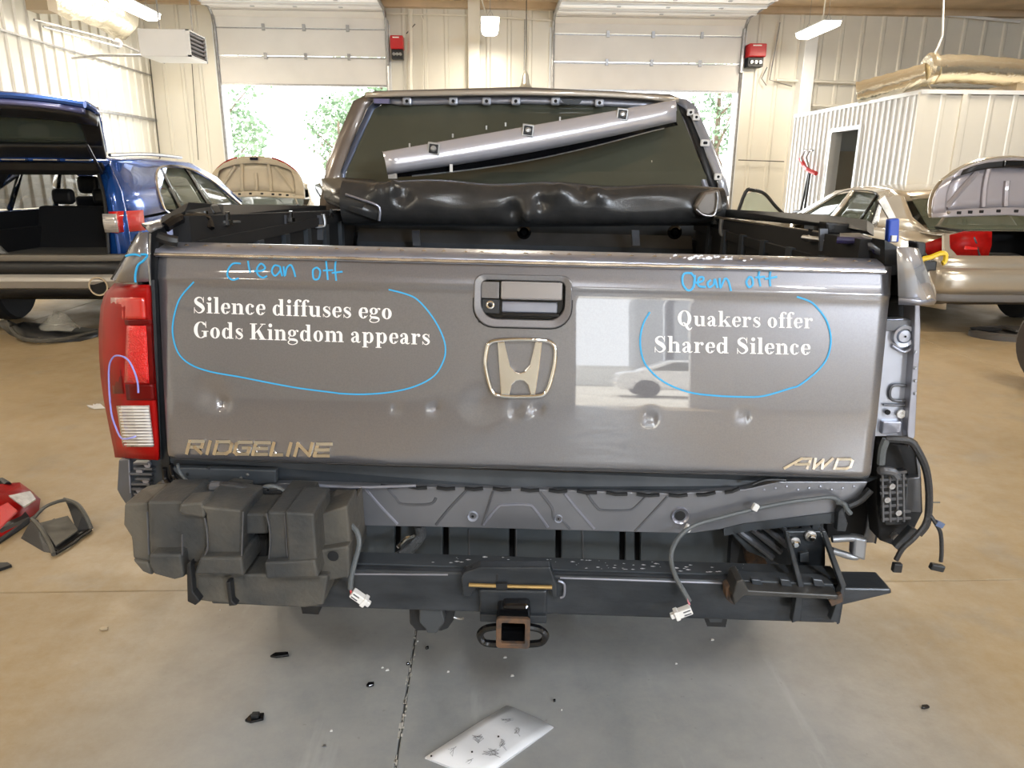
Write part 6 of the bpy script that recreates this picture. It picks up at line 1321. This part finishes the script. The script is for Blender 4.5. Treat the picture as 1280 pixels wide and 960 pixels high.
# white crumple, bits
rg = random.Random(4); t = MB()
c = q(118, 512, 0)
for k in range(5): 
    a = rg.uniform(0, 6); t.add([c + V(0, 0, .004), c + V(math.cos(a) * .07, math.sin(a) * .04, .003), c + V(math.cos(a + .6) * .05, math.sin(a + .6) * .04, .03), c + V(-.01, .01, .025)], [(0, 1, 2, 3)])
t.build('crumpled_tissue', WHITE_P, None, 'small white crumpled scrap on the floor left of the tail lamp', 'scrap', solid=.002)
for x, y, sx, sy, lb in ((319, 899, .026, .018, 'glossy black plastic clip on the floor at lower left'), (350, 820, .03, .012, 'flat dark plastic chip below the left absorber'), (463, 857, .012, .010, 'tiny black knob on the floor left of the joint'), (534, 811, .006, .006, 'tiny black crumb under the trailer socket'), (1156, 885, .013, .007, 'small black chip on the floor at lower right'), (510, 831, .006, .005, 'black crumb in the floor joint'), (693, 877, .004, .004, 'tiny dark crumb beside the white sheet'), (130, 787, .014, .008, 'small tan chip on the floor at lower left')):
    p = q(x, y, 0); o = MB().prism([V(-sx, -sy * .6, 0), V(-sx * .3, -sy, 0), V(sx, -sy * .4, 0), V(sx * .8, sy, 0), V(-sx * .6, sy * .8, 0)], (0, 0, .008)).build('plastic_bit', BLK_G if x != 130 else TAN, None, lb, 'debris', loc=(p.x, p.y, .0003), bevel=.002)
    if sx > .02 and x < 330:
        MB().box((.002, 0, .014), (.022, .018, .012)).build('clip_top', BLK_P, o, bevel=.003)
mb = None
for k, (x, y) in enumerate(((445, 795), (478, 835), (484, 838), (522, 802), (573, 773 + 40), (631, 822), (702, 888), (414, 914), (405, 933), (275, 763), (560, 840), (640, 845), (760, 870), (845, 830), (890, 800))):
    p = q(x, y, 0); s = .0016 + .0013 * (k % 3); MB().prism([V(-s, -s, 0), V(s * 1.5, -s * .5, 0), V(s, s, 0), V(-s * .5, s, 0)], (0, 0, .003)).build('paint_flake', WHITE_P if k % 4 else ZINC, None, 'tiny pale paint flake on the grey floor under the tow beam', 'debris', group='pale flakes on the floor', loc=(p.x, p.y, .0002))
# white folded paper bag
t = thing('paper_sheet', 'creased white paper packet with faint doodles on the floor below the hitch', 'paper')
e0 = [q(531, 947, .004), q(563, 926, .006), q(600, 902, .006), q(634, 882, .004)]; e1 = [q(600, 975, .003), q(630, 953, .006), q(662, 930, .006), q(692, 909, .003)]
rings = []; rg = random.Random(6)
for i in range(4):
    rings.append([e0[i].lerp(e1[i], k / 6) + V(0, 0, .004 * math.sin(k / 6 * math.pi) + rg.uniform(-.001, .001)) for k in range(7)])
PAP = mat('white_paper', (.78, .79, .82), .7, bump=.2, bscale=20)
MB().loft(rings, False).build('sheet', PAP, t, smooth=60, solid=.0015)
MB().loft([[V(p.x, p.y, .001) for p in r_] for r_ in rings], False).build('sheet', PAP, t, solid=.001)
def on_paper(px, py): 
    p = q(px, py, .014); best = min((a for r_ in rings for a in r_), key=lambda a: (a.x - p.x) ** 2 + (a.y - p.y) ** 2); return V(p.x, p.y, max(.0, best.z) + .0025)
INK = mat('faint_ink', (.12, .12, .13), .8); rg = random.Random(8)
for cx, cy, rx, ry, n in ((597, 923, 12, 7, 16), (616, 940, 14, 6, 20), (628, 928, 8, 9, 12), (634, 899, 8, 4, 10), (647, 913, 6, 8, 12), (587, 950, 10, 4, 8), (565, 938, 6, 7, 6)):
    P = [on_paper(cx + rx * math.sin(k * 2.3 + cx) * rg.uniform(.3, 1), cy + ry * math.cos(k * 1.7 + cy) * rg.uniform(.3, 1)) for k in range(n)]
    MB().tube(P, .0004, 4).build('doodle', INK, t)
for x, y in ((539, 943), (623, 920), (590, 939)): MB().box(on_paper(x, y), (.005, .004, .002)).build('ink_dot', BLK_M, t)
# right: floor mat tray, wheel stand at the frame edge
t = thing('splash_tray', 'dull dark plastic wheel liner lying on the floor behind the sedan', 'tray')
p = q(1265, 421, 0)
MB().loft([[p + V(s * .42 * math.cos(a * math.pi / 8), s * .26 * math.sin(a * math.pi / 8), z) for a in range(16)] for s, z in ((1, 0), (1.0, .05), (.9, .07), (.85, .04))]).build('tray_shell', mat('dull_brown_black', (.07, .06, .05), .6), t, smooth=40)
MB().loft([[p + V(-.25 + s * .16 * math.cos(a * math.pi / 6), .05 + s * .09 * math.sin(a * math.pi / 6), z) for a in range(12)] for s, z in ((1, .075), (.9, .06))]).build('dark_recess', BLK_M, t)
MB().prism([p + V(-.05, -.1, .07), p + V(.4, -.1, .06), p + V(.4, .12, .06), p + V(-.05, .12, .07)], (0, 0, .02)).build('flat_tab', mat('dull_brown_black', (.07, .06, .05), .6), t)
t = thing('standing_tyre', 'worn tyre standing upright at the right edge of the picture', 'tyre', (4.27, 5.0, 0), R(12))
MB().lathe([(.20, -.1), (.31, -.12), (.34, -.09), (.345, 0), (.34, .09), (.31, .12), (.20, .1)], (0, 0, .345), 'x', 36).build('tread', mat('brown_worn_rubber', (.06, .05, .042), .8, bump=.3, bscale=50), t, smooth=35)
MB().lathe([(.21, -.05), (.19, .0), (.21, .05)], (0, 0, .345), 'x', 28).build('rim', ALLOY, t, smooth=30)
